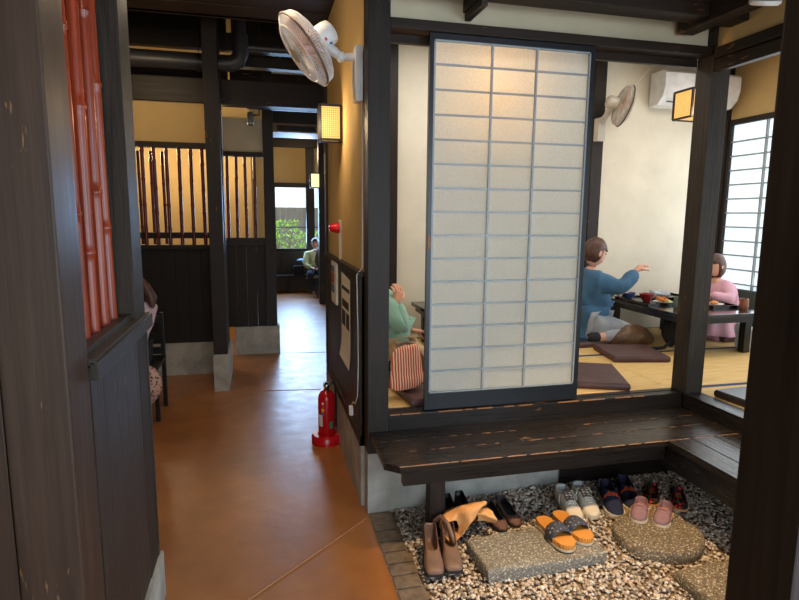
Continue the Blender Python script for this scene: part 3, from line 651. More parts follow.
# white sneakers
def sneaker(label):
    r = thing('sneaker', label, 'shoe', group='pair of off white sneakers'); L, W = .27, .098
    rows = [(.0, .42, 0.0840, 0.0830), (.006, .56, 0.0860, 0.0855), (.02, .62, .088, .045), (.08, .78, .086, .035), (.2, .80, .07, .03), (.34, .80, .072, .034), (.42, .82, .080, .05), (.48, .86, .078, None), (.6, .93, .066, None), (.72, .98, .054, None), (.84, .92, .046, None), (.93, .72, .038, None), (.985, .4, .03, None), (1., .15, .024, None)]
    loft_shoe(L, W, rows).obj('upper', 'sneaker', r, 60, 1); sole_part(L, W, .024, 'sole_white', r)
    MB().rings([[(W/2*f*a_, t*L, z_) for a_ in (.98, .85)] + [(W/2*f*a_, t*L, z_+.004) for a_ in (.8, .7)] for t, f, z_ in ((0, .3, .08), (.03, .6, .09))], False)
    MB().ell((0, .012, .072), (.034, .012, .02)).obj('heel_tab', 'heel_grey', r, 60)
    tg = MB(); tg.rings([[(x_, y_, z_+dz) for x_, dz in ((-.022, -.004), (0, 0), (.022, -.004), (.022, -.009), (-.022, -.009))] for y_, z_ in ((.105, .098), (.125, .086), (.16, .074))]); to = tg.obj('tongue', 'taupe', r, 50)
    lc = MB()
    for k in range(6):
        t = .40+.058*k; z_ = .0855-.0065*k; w_ = .026
        lc.tube([(-w_, t*L, z_-.012), (-w_*.5, t*L+.003, z_+.001), (w_*.5, t*L+.008, z_+.001), (w_, t*L+.012, z_-.012)], .0040, 6)
        lc.tube([(w_, t*L, z_-.012), (w_*.5, t*L+.003, z_+.002), (-w_*.5, t*L+.008, z_+.002), (-w_, t*L+.012, z_-.012)], .0040, 6)
    lc.tube([(0, .105, .094), (.03, .10, .09), (.048, .12, .06), (.05, .14, .04)], .0025, 6).tube([(0, .105, .094), (-.03, .098, .09), (-.046, .11, .065)], .0025, 6)
    lc.obj('lace', 'lace', to, 60); return r
s1 = sneaker('off white lace up sneaker, left one of the pair behind the slide sandals')
def toe_place(root, toe, z, heel, L, pitch=0, roll=0):
    d = Vector((toe[0]-heel[0], toe[1]-heel[1])); d.normalize(); a = math.atan2(-d.x, d.y)
    return T(toe[0]-d.x*L, toe[1]-d.y*L, z, a) @ Matrix.Rotation(pitch, 4, 'X') @ Matrix.Rotation(roll, 4, 'Y')
move(s1, toe_place(s1, (1.018, -.405), .046, (1.06, -.145), .27))
dup(s1, toe_place(s1, (1.122, -.392), .046, (1.172, -.135), .27), 'off white lace up sneaker, right one of the pair, beside the navy slip on')

# navy slip-ons
def slipon(label):
    r = thing('slip_on_shoe', label, 'shoe', group='pair of navy knit slip ons'); L, W = .265, .10
    rows = [(.0, .42, 0.0960, 0.0950), (.006, .56, 0.0980, 0.0975), (.02, .62, .10, .05), (.08, .76, .098, .035), (.2, .78, .082, .03), (.30, .78, .086, .035), (.36, .8, .098, .06), (.42, .84, .095, None), (.55, .90, .077, None), (.68, .98, .060, None), (.82, .94, .050, None), (.93, .74, .042, None), (.985, .42, .034, None), (1., .15, .028, None)]
    up = loft_shoe(L, W, rows); bvh = BVHTree.FromBMesh(up.bm); uo = up.obj('upper', 'navy', r, 60, 1); sole_part(L, W, .026, 'sole_white', r, grow=1.06)
    tx = flat_text('adidas', .036); bmesh.ops.transform(tx, matrix=Matrix.Translation((0, .142, .3)) @ Matrix.Rotation(PI, 4, 'Z'), verts=tx.verts[:])
    for v_ in tx.verts:
        up_ = v_.co.z-.3; h = bvh.ray_cast(Vector((max(-.044, min(.044, v_.co.x)), v_.co.y, .3)), Vector((0, 0, -1)))
        if h[0] is not None: v_.co.z = h[0].z+.0022+up_
    mb = MB(); mb.bm.free(); mb.bm = tx; mb.obj('lettering', 'orange_print', uo); return r
s2 = slipon('navy knit slip on with orange lettering, left one, beside the white sneakers')
move(s2, toe_place(s2, (1.235, -.425), .05, (1.32, -.18), .265))
dup(s2, toe_place(s2, (1.36, -.392), .05, (1.45, -.15), .265), 'navy knit slip on with orange lettering, right one, behind the pink shoes')

# pink kids shoes
def kids(label):
    r = thing('toddler_shoe', label, 'shoe', group='pair of small mauve pink shoes'); L, W = .172, .084
    rows = [(.0, .42, 0.0640, 0.0630), (.006, .56, 0.0660, 0.0655), (.03, .66, .068, .035), (.1, .82, .066, .03), (.25, .85, .055, .028), (.38, .86, .058, .035), (.46, .9, .064, .05), (.52, .92, .062, None), (.64, .97, .056, None), (.76, 1.0, .048, None), (.88, .9, .040, None), (.95, .68, .034, None), (.99, .4, .028, None), (1., .2, .024, None)]
    loft_shoe(L, W, rows, .012).obj('upper', 'pink_shoe', r, 60, 1); sole_part(L, W, .018, 'sole_white', r, grow=1.06)
    MB().rings([[(math.cos(a)*W*.5*.74, .044+math.sin(a)*.048, .0655+dz-.006*max(0, math.sin(a)+.2)) for a in [2*PI*k/20 for k in range(20)]] for dz in (-.006, .003)], False).obj('collar', 'pink_trim', r, 60)
    st = MB(); st.rings([[(x_*W*.5, y_, z_) for x_, z_ in ((-1.0, .034), (-.8, .053), (-.3, .064), (.3, .064), (.8, .053), (1.0, .034))] for y_ in (.078, .096)], False, False); st.obj('strap', 'pink_trim', r, 60)
    MB().tube([(.040, .05, .025), (.041, .08, .036), (.040, .11, .026), (.036, .13, .03)], .0035, 6).tube([(-.040, .05, .025), (-.041, .08, .036), (-.040, .11, .026), (-.036, .13, .03)], .0035, 6).obj('side_stripe', 'peach_trim', r, 60)
    return r
s3 = kids('small mauve pink toddler shoe, left one on the round stone')
move(s3, toe_place(s3, (1.272, -.53), .083, (1.395, -.40), .172))
dup(s3, toe_place(s3, (1.356, -.588), .083, (1.50, -.46), .172), 'small mauve pink toddler shoe, right one on the round stone')

# cherry dotted shoes
def dotted(label):
    r = thing('cherry_shoe', label, 'shoe', group='pair of small black cherry dotted shoes'); L, W = .19, .08
    rows = [(.0, .42, 0.0520, 0.0510), (.006, .56, 0.0540, 0.0535), (.03, .66, .056, .03), (.1, .8, .05, .022), (.3, .82, .042, .02), (.5, .9, .042, .022), (.58, .95, .046, .035), (.64, .97, .046, None), (.76, 1.0, .042, None), (.88, .9, .036, None), (.95, .68, .03, None), (.99, .4, .026, None), (1., .2, .022, None)]
    loft_shoe(L, W, rows, .01).obj('upper', 'cherry', r, 60, 1); sole_part(L, W, .014, 'tan', r, grow=1.04); MB().prism([(.025, .02), (.025, .1), (-.025, .1), (-.025, .02)], .02, .024).obj('insole', 'tan', r); return r
s4 = dotted('black shoe with red cherry dots, left one behind the pink shoes')
move(s4, toe_place(s4, (1.50, -.345), .05, (1.60, -.22), .19)); dup(s4, toe_place(s4, (1.615, -.43), .05, (1.71, -.29), .19), 'black shoe with red cherry dots, right one at the edge of the round stone')

# slide sandals
def slide(label):
    r = thing('slide_sandal', label, 'sandal', group='pair of wood soled slide sandals'); L, W = .275, .105
    o = sole_outline(L, W); poly = [(w, y) for y, w in o] + [(-w, y) for y, w in o[::-1]]
    MB().prism(poly, 0, .012, .003).obj('outsole', 'sole_white', r, 40); MB().prism([(x_*.97, .004+y_*.985) for x_, y_ in poly], .012, .036, .006).obj('footbed', 'cork', r, 40)
    mb = MB()
    prof = [(-.055, .014), (-.054, .035), (-.046, .06), (-.025, .076), (0, .081), (.025, .076), (.046, .06), (.054, .035), (.055, .014)]
    for sgn in (0,):
        rows = []
        for t, k in ((.47, .93), (.52, 1.0), (.62, 1.02), (.70, .98), (.74, .90)):
            rows.append([(x_*k*.99, t*L, .014+(z_-.014)*k) for x_, z_ in prof] + [(x_*k*.92, t*L, .014+(z_-.018)*k*.94) for x_, z_ in prof[::-1]])
        mb.rings(rows)
    mb.obj('strap', 'navy_strap', r, 60); return r
s5 = slide('wooden footbed slide sandal with navy strap, left one on the granite slab')
move(s5, toe_place(s5, (.812, -.685), .086, (.80, -.41), .275)); dup(s5, toe_place(s5, (.925, -.655), .086, (.905, -.38), .275), 'wooden footbed slide sandal with navy strap, right one on the granite slab')

# flats
def flat(label):
    r = thing('flat_shoe', label, 'shoe', group='pair of brown glitter toe flats'); L, W = .25, .085
    rows = [(.0, .42, 0.0540, 0.0530), (.006, .56, 0.0560, 0.0555), (.02, .6, .058, .025), (.08, .76, .055, .018), (.25, .76, .04, .014), (.5, .85, .034, .014), (.66, .97, .034, .016), (.70, .98, .036, .02), (.735, .98, .036, None), (.82, .92, .034, None), (.9, .78, .03, None), (.96, .56, .026, None), (.99, .36, .022, None), (1., .18, .018, None)]
    mb = loft_shoe(L, W, rows, .008); mb.bm.normal_update()
    for f_ in mb.bm.faces:
        c_ = f_.calc_center_median()
        f_.material_index = 1 if c_.y > .71*L else (2 if (c_.y < .72*L and abs(c_.x) < W*.5*.62 and c_.z < .045 and c_.z > .0105) else 0)
    mb.obj('upper', ['taupe', 'sequin', 'insole_dark'], r, 60, 1); sole_part(L, W, .009, 'sole_dark', r, grow=1.02)
    MB().prism([(w*.86, y) for y, w in sole_outline(.70*L, W*.98)] + [(-w*.86, y) for y, w in sole_outline(.70*L, W*.98)[::-1]], .014, .0175).obj('insole', 'insole_dark', r); return r
s6 = flat('brown flat shoe with glitter toe, left one behind the granite slab')
move(s6, toe_place(s6, (.615, -.39), .04, (.628, -.15), .25)); dup(s6, toe_place(s6, (.702, -.365), .04, (.715, -.12), .25), 'brown flat shoe with glitter toe, right one nearer the white sneakers')
# black pumps
def pump(label):
    r = thing('black_pump', label, 'shoe', group='pair of black shoes behind the bench leg'); L, W = .24, .08
    rows = [(.0, .42, 0.0790, 0.0780), (.006, .56, 0.0810, 0.0805), (.02, .6, .083, .05), (.08, .74, .08, .045), (.25, .72, .062, .035), (.5, .82, .045, .02), (.62, .96, .042, .018), (.68, .98, .042, .025), (.71, .98, .042, None), (.82, .9, .036, None), (.92, .66, .03, None), (.98, .36, .024, None), (1., .15, .018, None)]
    loft_shoe(L, W, rows, .012).obj('upper', 'black_leather', r, 60, 1); sole_part(L, W, .012, 'sole_dark', r, grow=1.02); MB().box(-.025, .025, .004, .055, -.02, .02, .003).obj('heel', 'sole_dark', r); return r
s7 = pump('black shoe, left one peeping out behind the bench leg')
move(s7, toe_place(s7, (.385, -.36), .06, (.40, -.12), .24)); dup(s7, toe_place(s7, (.475, -.345), .06, (.475, -.10), .24), 'black shoe, right one behind the tan boot lining')
# brown boots with collapsed tan lined shafts
def boot(label):
    r = thing('ankle_boot', label, 'boot', group='pair of taupe brown boots'); L, W = .255, .092
    rows = [(.0, .42, .114, .113), (.006, .56, 0.1160, 0.1155), (.02, .66, .118, .04), (.08, .8, .118, .03), (.2, .8, .10, .026), (.36, .8, .078, .03), (.50, .84, .068, .04), (.55, .88, .066, None), (.66, .96, .056, None), (.78, 1.0, .046, None), (.9, .94, .038, None), (.965, .84, .032, None), (.99, .72, .026, None), (1., .55, .02, None)]
    mb = loft_shoe(L, W, rows, .012); mb.obj('upper', 'boot', r, 60, 1)
    o = sole_outline(L, W*1.03, sq=1); MB().prism([(w, y) for y, w in o]+[(-w, y) for y, w in o[::-1]], 0, .013, .003).obj('sole', 'sole_dark', r, 40)
    MB().box(-.03, .03, .003, .06, -.012, .004, .003).obj('heel', 'sole_dark', r); return r
b1 = boot('taupe square toed boot nearest the bricks, left of its pair'); M1 = toe_place(b1, (.178, -.648), .035, (.228, -.385), .255); move(b1, M1)
b2 = boot('taupe square toed boot with its tan lined shaft flopped over the slab'); M2 = toe_place(b2, (.272, -.622), .035, (.318, -.375), .235); move(b2, M2)
def shaft(cx, rows, mat, parent, name, seed):
    R = []
    for (x_, y_, z_), (dx, dy, dz), (ex, ey, ez), a, c in rows:
        u = Vector((dx, dy, dz)).normalized(); w_ = Vector((ex, ey, ez)).normalized()
        R.append([Vector((x_, y_, z_)) + u*a*math.cos(2*PI*k/28) + w_*c*math.sin(2*PI*k/28) for k in range(28)])
    mb = MB().rings(R, False).sub(1).jitter(.014, 16).jitter(.009, 38); return mb.obj(name, mat, parent, 60, 1)
shaft(0, [((.325, -.425, .105), (1, .3, 0), (0, .4, 1), .05, .05), ((.345, -.40, .13), (.6, -.5, .4), (-.2, .5, .8), .082, .055), ((.385, -.365, .145), (.45, -.6, .5), (-.4, .3, .7), .108, .05), ((.435, -.335, .15), (.35, -.65, .65), (-.5, .2, .6), .108, .03), ((.475, -.325, .148), (.4, -.6, .6), (-.5, .2, .6), .10, .028)], 'tan', b2, 'shaft_lining', 2)
shaft(0, [((.455, -.35, .135), (.4, -.6, .35), (-.3, .3, .7), .06, .035), ((.50, -.345, .13), (.3, -.8, .2), (-.2, .1, .9), .075, .034), ((.545, -.345, .125), (.3, -.8, .1), (-.2, .1, .9), .07, .038)], 'tan', b2, 'shaft_cuff', 3)
MB().tube([(.262, -.36, .13), (.285, -.385, .165), (.305, -.43, .15), (.318, -.475, .10), (.325, -.51, .072)], [.011, .012, .012, .012, .01], 8).obj('shaft_edge', 'boot', b2, 60)

# ------------------------------------------------------------------ wall fans (prototype: grille axis along +z, grille centre at the origin)
def fan(name, label, c, nrm, Rg, mount, arm, mat, chain, stickers):
    r = thing(name, label, 'fan', mount[0], 0, 'wall mounted fans'); c = Vector(c); n = Vector(nrm).normalized(); u, w, d = frame_of(n)
    P = lambda rad, a, h: c + (u*math.cos(a)+w*math.sin(a))*rad + n*h
    k_ = Rg/.21
    cg = MB()
    for k in range(100):                               # front wires bow outward, back wires bow to the motor
        a = 2*PI*k/100
        cg.tube([P(.045*k_, a, .052*k_), P(.10*k_, a+.10, .050*k_), P(.16*k_, a+.16, .036*k_), P(Rg, a+.2, .004)], .0016, 4, False)
    for rr_ in (.075, .12, .165): cg.tube([P(rr_*k_, 2*PI*k/40, (.054-.6*(rr_-.06)**2*2)*k_-.003) for k in range(41)], .0018, 4, False)
    cg.obj('front_guard', mat, r, 60)
    cb = MB()
    for k in range(100):
        a = 2*PI*k/100; cb.tube([P(Rg, a, -.004), P(.202*k_, a, -.045*k_), P(.16*k_, a, -.072*k_), P(.07*k_, a, -.085*k_)], .0017, 4, False)
    for rr_, h in ((.205, -.03), (.19, -.056), (.13, -.079)): cb.tube([P(rr_*k_, 2*PI*k/40, h*k_) for k in range(41)], .0017, 4, False)
    cb.obj('rear_guard', mat, r, 60)
    MB().tube([P(Rg+.001, 2*PI*k/48, 0) for k in range(49)], .0065*k_, 8, False).obj('guard_rim', 'taupe' if mat == 'white_plastic' else 'dark_metal', r, 60)
    MB().lathe([(.001, .050*k_), (.044*k_, .050*k_), (.047*k_, .055*k_), (.044*k_, .059*k_), (.001, .061*k_)], c, n, 28).obj('badge_disc', 'beige_plastic', r, 50)
    bl = MB()
    for q in range(4):
        a0 = q*PI/2; G = []
        for i in range(7):
            rad = (.03+.15*i/6)*k_; G.append([P(rad, a0+(j/5-.5)*(.55+.75*math.sin(PI*min(1, .25+i/8))), -.028*k_+(j/5-.5)*.05*k_) for j in range(6)])
        V = [[bl.bm.verts.new(p) for p in g_] for g_ in G]
        for a, b in zip(V, V[1:]):
            for j in range(5): bl._f((a[j], a[j+1], b[j+1], b[j]))
    bl.lathe([(.032*k_, -.06*k_), (.036*k_, -.02*k_), (.03*k_, 0), (.001, .004*k_)], c, n, 20); o = bl.obj('blades', 'fan_blade', r, 60)
    sd = o.modifiers.new('Solidify', 'SOLIDIFY'); sd.thickness = .002
    mh = MB().lathe([(.001, -.20*k_), (.045*k_, -.20*k_), (.062*k_, -.19*k_), (.068*k_, -.16*k_), (.068*k_, -.09*k_), (.06*k_, -.082*k_), (.001, -.082*k_)], c, n, 28); mh = mh.obj('motor_housing', mat, r, 50)
    mc = c - n*.15*k_
    MB().tube([arm[0], arm[1]], [.017, .022], 14).tube([arm[0], Vector(arm[0])*.5+(mc-Vector((0, 0, .05)))*.5, mc-Vector((0, 0, .04))], [.02, .026, .024], 14).ell(arm[0], (.026, .026, .026)).obj('swivel_arm', mat, r, 60)
    x0, x1, y0_, y1_, z0, z1 = mount[1]
    mt = MB().box(x0, x1, y0_, y1_, z0, z1, .012).obj('wall_mount', mat, r, 50)
    if chain: MB().tube(chain, .0022, 6).obj('pull_cord', 'cable', r, 60)
    for mt_, aa, h, sx, sy in stickers:                # printed stickers wrapped on the motor
        s_ = MB(); s_.rings([[P(.0692*k_, aa+q*.06*sx, h*k_) for q in range(-3, 4)], [P(.0692*k_, aa+q*.06*sx, (h-sy)*k_) for q in range(-3, 4)]], False, False); s_.obj('sticker', mt_, mh)
    return r
nf = Vector((-.80, -.05, -.60)).normalized()
cf = Vector((-.288, .212, 2.417))
st_ang = math.atan2(0, 1)
fan('wall_fan', 'big white wall fan by the ochre corridor wall, tilted down to the left', cf, nf, .192, ((0, .16, 2.3), (-.040, -.001, .122, .215, 2.17, 2.44)), ((-.105, .185, 2.392), (-.03, .17, 2.392)), 'white_plastic',
    [(-.045, .16, 2.19), (-.05, .158, 2.26), (-.05, .16, 2.36)], [('label_blue', 2.15, -.13, 1.0, .018), ('label_red', 2.75, -.115, .7, .012), ('paper_white', 2.3, -.112, 1.1, .012), ('label_red', 1.75, -.14, .4, .012)])
fan('wall_fan', 'small warm white wall fan on the back wall post, facing right', (2.531, 1.621, 2.54), (.929, -.258, -.265), .170, ((2.45, 1.87, 2.42), (2.40, 2.475, 1.80, 1.872, 2.27, 2.47)), ((2.42, 1.74, 2.46), (2.425, 1.81, 2.45)), 'beige_plastic',
    [(2.62, 1.62, 2.72), (2.86, 1.78, 2.9), (3.07, 1.87, 3.01)], [])

# ------------------------------------------------------------------ lanterns
def lantern(name, label, c, sx, sy, sz, group, paper, hang=None, wall=None, b=.015):
    x_, y_, z_ = c; r = thing(name, label, 'lantern', (x_, y_, z_-sz/2), 0, group); f_ = MB()
    for a in (-1, 1):
        for e in (-1, 1):
            f_.box(x_+a*sx/2-b/2, x_+a*sx/2+b/2, y_+e*sy/2-b/2, y_+e*sy/2+b/2, z_-sz/2, z_+sz/2)
            f_.box(x_-sx/2, x_+sx/2, y_+e*sy/2-b/2, y_+e*sy/2+b/2, z_+a*sz/2-b/2, z_+a*sz/2+b/2); f_.box(x_+a*sx/2-b/2, x_+a*sx/2+b/2, y_-sy/2, y_+sy/2, z_+e*sz/2-b/2, z_+e*sz/2+b/2)
    f_.obj('frame', 'dark_metal', r); q = .003
    p = MB().box(x_-sx/2+q, x_+sx/2-q, y_-sy/2+q, y_+sy/2-q, z_-sz/2+q, z_+sz/2-q); p.obj('paper_shade', paper, r)
    if hang: MB().tube([(x_, y_, z_+sz/2), (x_, y_, hang)], .004, 8).obj('hanging_cord', 'dark_metal', r)
    if wall: MB().box(*wall).obj('wall_bracket', 'dark_metal', r)
    return r
lantern('wall_lantern', 'glowing amber box lantern on the ochre corridor wall', (-.072, .955, 2.18), .13, .11, .21, 'box wall lanterns', 'lamp_paper', None, (-.012, .008, .93, .98, 2.12, 2.24))
lantern('wall_lantern', 'small pale box lantern far down the corridor near the window', (.43, 7.35, 2.19), .15, .13, .24, 'box wall lanterns', 'lamp_paper_far', None, (.35, .51, 7.41, 7.56, 2.2, 2.3))
struct('trim_40', MB().box(.50, .62, 7.4, 7.55, 0, 4.1), 'post', 'dark post carrying the small far lantern')
lantern('pendant_lantern', 'glowing amber box pendant hanging over the low table with food', (2.78, 1.10, 2.47), .20, .20, .205, 'box pendant lanterns', 'lamp_paper', 3.03)
lantern('pendant_lantern', 'box pendant hidden behind the top of the frosted screen, seen as an amber glow', (.735, .34, 2.29), .20, .20, .205, 'box pendant lanterns', 'lamp_paper', 3.03)

# ------------------------------------------------------------------ air conditioners, pipe, spots
ac = thing('air_conditioner', 'white wall air conditioner behind the corner post in the tatami room', 'air conditioner', (3.35, 1.87, 2.62))
pr = [(1.87, 2.885), (1.70, 2.885), (1.665, 2.86), (1.665, 2.745), (1.69, 2.66), (1.76, 2.60), (1.87, 2.59)]
MB().rings([[(x_, y_, z_) for y_, z_ in pr] for x_ in (2.95, 3.74)]).obj('casing', 'ac_white', ac, 30)
MB().rings([[(x_, y_-.003, z_-.002) for y_, z_ in ((1.667, 2.742), (1.692, 2.657), (1.70, 2.668), (1.676, 2.744))] for x_ in (2.99, 3.70)]).obj('air_flap', 'white_plastic', ac, 30)
MB().box(3.02, 3.30, 1.72, 1.735, 2.621, 2.626).obj('label_strip', 'dark_metal', ac)
MB().box(2.80, 3.05, 1.80, 1.87, 2.985, 3.0).obj('ceiling_track', 'dark_metal', None); tag(bpy.data.objects['ceiling_track'], 'short dark track box at the ceiling edge left of the white air conditioner', 'track')
def ceil_ac(label, x0, x1, y0_, y1_, z0, z1, m):
    r = thing('ceiling_air_conditioner', label, 'air conditioner', ((x0+x1)/2, (y0_+y1_)/2, z0), 0, 'ceiling air conditioners')
    MB().box(x0, x1, y0_+.06, y1_, z0+.10, z1, .02).obj('casing', m, r, 40)
    MB().rings([[(x_, y_, z_) for y_, z_ in ((y0_+.06, z0+.22), (y0_+.01, z0+.15), (y0_, z0+.06), (y0_+.05, z0), (y1_-.1, z0+.03), (y1_-.1, z0+.12), (y0_+.1, z0+.22))] for x_ in (x0+.01, x1-.01)]).obj('front_cowl', 'grey_metal', r, 40)
    MB().box(x0+.12, x1-.12, y0_-.012, y0_+.05, z0+.055, z0+.145, .004).obj('outlet_grille', 'ac_dark', r)
    MB().rings([[(x_, y_+(.0), z_) for y_, z_ in ((y0_-.015, z0+.16), (y0_-.015, z0+.03), (y0_+.05, z0-.01), (y0_+.1, z0+.2))] for x_ in (x0-.03, x0+.035)]).obj('end_cap', 'chrome', r, 40)
    for x_ in (x0+.1, x1-.1): MB().tube([(x_, (y0_+y1_)/2, z1-.01), (x_, (y0_+y1_)/2, 4.1)], .012, 6).obj('hanger_rod', 'dark_metal', r)
    return r
ceil_ac('grey ceiling air conditioner behind the big white fan', -.36, .42, 4.1, 4.65, 3.26, 3.56, 'dark_metal')
r = thing('ceiling_air_conditioner', 'far dark ceiling air conditioner with a pale louvre left of the amber lantern', 'air conditioner', (.05, 6.3, 2.76), 0, 'ceiling air conditioners')
MB().box(-.34, .46, 6.0, 6.6, 2.93, 3.17, .01).obj('casing', 'ac_dark', r); MB().box(-.34, .46, 5.98, 6.62, 2.80, 2.93, .012).obj('front_cowl', 'taupe', r, 40); MB().box(-.24, .32, 5.965, 6.0, 2.82, 2.895, .004).obj('outlet_grille', 'ac_dark', r); MB().box(-.34, .46, 5.99, 6.6, 3.17, 3.2).obj('top_trim', 'edge', r)
for x_ in (-.2, .3): MB().tube([(x_, 6.3, 3.19), (x_, 6.3, 4.1)], .012, 6).obj('hanger_rod', 'dark_metal', r)
pp = thing('duct_pipe', 'dark insulated duct pipe with an elbow under the roof', 'pipe', (-.67, 2.85, 2.97))
MB().tube([(-4.2, 2.85, 2.94), (-.84, 2.85, 2.955), (-.74, 2.85, 2.962), (-.68, 2.85, 2.99), (-.655, 2.85, 3.05), (-.65, 2.85, 3.22)], [.068, .068, .072, .074, .072, .066], 20).obj('insulated_bend', 'pipe', pp, 60)
MB().tube([(-.65, 2.85, 3.2), (-.65, 2.85, 4.1)], .05, 16).tube([(-.62, 2.87, 3.12), (-.2, 2.87, 3.12)], .035, 14).obj('branch_pipe', 'pipe', pp, 60)
for x_ in (-1.02,): MB().tube([(x_, 2.85, 3.0), (x_, 2.85, 4.1)], .004, 6).lathe([(.077, -.02), (.077, .02)], (x_, 2.85, 2.953), (1, 0, 0), 20, False).obj('hanger', 'dark_metal', pp)
def spot(label, x_, y_, z_, dx, sc_=1.):
    r = thing('spot_light', label, 'spotlight', (x_, y_, z_), 0, 'small dark spotlights')
    MB().lathe([(.03*sc_, -.07*sc_), (.036*sc_, -.05*sc_), (.036*sc_, .05*sc_), (.03*sc_, .06*sc_)], (x_, y_, z_), (dx, -.25, -1), 18).obj('lamp_can', 'grey_metal', r, 40)
    MB().tube([(x_, y_, z_+.04), (x_+.09*sc_, y_, z_+.05), (x_+.09*sc_, y_, z_+.11*sc_)], .008*sc_, 8).obj('bracket', 'dark_metal', r); return r
spot('small grey spotlight under the thick beam above the narrow bamboo partition', -.59, 3.55, 2.585, 0)
struct('trim_41', MB().box(-.62, .2, 3.53, 3.57, 2.69, 2.72).box(-.62, -.6, 3.2, 3.57, 2.69, 2.72), 'dark_metal', 'dark lighting track behind the thick beam')
r = thing('spot_light', 'dark rounded spotlight with white rim in the upper right corner', 'spotlight', (1.67, -.62, 2.62), 0, 'small dark spotlights')
MB().lathe([(.001, -.07), (.05, -.07), (.062, -.05), (.062, .06), (.05, .085), (.001, .085)], (1.67, -.62, 2.62), (.1, .35, -.9), 24).obj('lamp_can', 'dark_metal', r, 40)
MB().lathe([(.0615, .066), (.065, .068), (.065, .078), (.055, .087), (.05, .08)], (1.67, -.62, 2.62), (.1, .35, -.9), 24, False).obj('white_rim', 'white_plastic', r, 40)
MB().tube([(1.67, -.62, 2.64), (1.67, -.62, 3.03)], .012, 8).obj('stem', 'dark_metal', r)

# ------------------------------------------------------------------ corridor wall fittings
ex = thing('fire_extinguisher', 'red fire extinguisher in a red ring stand by the corridor wall', 'fire extinguisher', (-.10, 1.055, 0))
ey = MB().lathe([(.001, .018), (.055, .018), (.060, .03), (.060, .315), (.056, .345), (.042, .368), (.022, .38), (.018, .395), (.001, .395)], (-.10, 1.055, 0), seg=32).obj('cylinder', 'ext_red', ex, 50)
MB().lathe([(.085, .0), (.108, .0), (.108, .05), (.098, .062), (.066, .062), (.063, .05), (.085, .04)], (-.10, 1.055, 0), seg=36, cap=False).obj('ring_stand', 'ext_red', ex, 50)
MB().lathe([(.014, .39), (.02, .40), (.02, .42), (.012, .43)], (-.10, 1.055, 0), seg=16).box(-.108, -.092, 1.00, 1.07, .425, .433, .002).obj('valve', 'chrome', ex, 50)
MB().rings([[(-.10+a, y_, z_+d) for a, d in ((-.008, 0), (.008, 0), (.008, .005), (-.008, .005))] for y_, z_ in ((1.065, .428), (1.02, .446), (.985, .452))]).rings([[(-.10+a, y_, z_+d) for a, d in ((-.007, 0), (.007, 0), (.007, .004), (-.007, .004))] for y_, z_ in ((1.05, .405), (1.0, .40), (.97, .392))]).obj('lever', 'dark_metal', ex)
MB().tube([(-.085, 1.06, .41), (-.05, 1.065, .44), (-.035, 1.07, .40), (-.033, 1.075, .25), (-.034, 1.075, .10)], .008, 8).obj('hose', 'black_leather', ex, 60)
MB().tube([(-.115, 1.03, .40), (-.125, 1.03, .43), (-.115, 1.03, .455), (-.10, 1.03, .44)], .003, 6).obj('safety_pin', 'label_yellow', ex)
def wrap(mat, a0, a1, z0, z1, nm='label'):
    m_ = MB(); m_.rings([[(-.10+.0606*math.cos(a0+(a1-a0)*k/8), 1.055+.0606*math.sin(a0+(a1-a0)*k/8), z_) for k in range(9)] for z_ in (z0, z1)], False, False); m_.obj(nm, mat, ey)
wrap('label_white', 3.55, 4.1, .13, .215); wrap('label_green', 4.95, 5.35, .115, .165); wrap('label_yellow', 4.0, 4.3, .24, .262); wrap('label_blue', 4.0, 4.25, .212, .234); wrap('label_red', 4.05, 4.3, .266, .285); wrap('label_white', 4.02, 4.28, .29, .305)
n1 = thing('paper_notice', 'white leaflet holder with red and blue bands on the corridor wainscot', 'notice', (-.02, 1.12, 1.0), 0, 'papers on the corridor wall')
MB().rings([[(x_, y_, z_) for x_, y_ in ((-.014, 1.04), (-.014, 1.30), (-.028, 1.30), (-.028, 1.04))] for z_ in (.985, 1.285)]).obj('sheet', 'paper_white', n1)
for z0, z1, m_ in ((1.20, 1.245, 'print_blue'), (1.12, 1.195, 'print_red'), (1.055, 1.115, 'print_blue')): MB().box(-.0295, -.028, 1.13, 1.295, z0, z1).obj('printed_band', m_, n1)
n2 = thing('paper_notice', 'long grey printed notice curling at its lower end, nearest the post', 'notice', (-.02, .7, .66), 0, 'papers on the corridor wall')
m_ = MB(); m_.rings([[(-.0145-.018*max(0, (.80-z_)/.14)**2*(1 if k else .5) , .50+.36*k, z_+.02*k) for k in (0, 1)] for z_ in [1.215-.55*i/14 for i in range(15)]], False, False); o = m_.obj('sheet', 'print_grey', n2); sd = o.modifiers.new('Solidify', 'SOLIDIFY'); sd.thickness = .0015
MB().box(-.0162, -.0150, .52, .84, 1.13, 1.155).box(-.0162, -.0150, .55, .83, 1.02, 1.07).box(-.0162, -.0150, .53, .66, .90, 1.00).box(-.0162, -.0150, .69, .84, .90, 1.00).obj('heading_print', 'print_dark' if 'print_dark' in MT else 'sole_dark', n2)
n3 = thing('paper_notice', 'small white paper strip on the far end of the ochre wall', 'notice', (-.012, 1.80, 1.92), 0, 'papers on the corridor wall'); MB().box(-.016, -.0115, 1.77, 1.83, 1.92, 2.08).obj('sheet', 'paper_white', n3)
n4 = thing('paper_notice', 'tall pale paper strip on the side of the tall middle post', 'notice', (-.85, 2.98, 2.22), 0, 'papers on the corridor wall'); MB().box(-.8505, -.846, 2.91, 3.05, 2.22, 2.56).obj('sheet', 'paper_white', n4)
al = thing('alarm_lamp', 'red dome alarm lamp on a pale conduit on the ochre corridor wall', 'alarm lamp', (0, 1.02, 1.5))
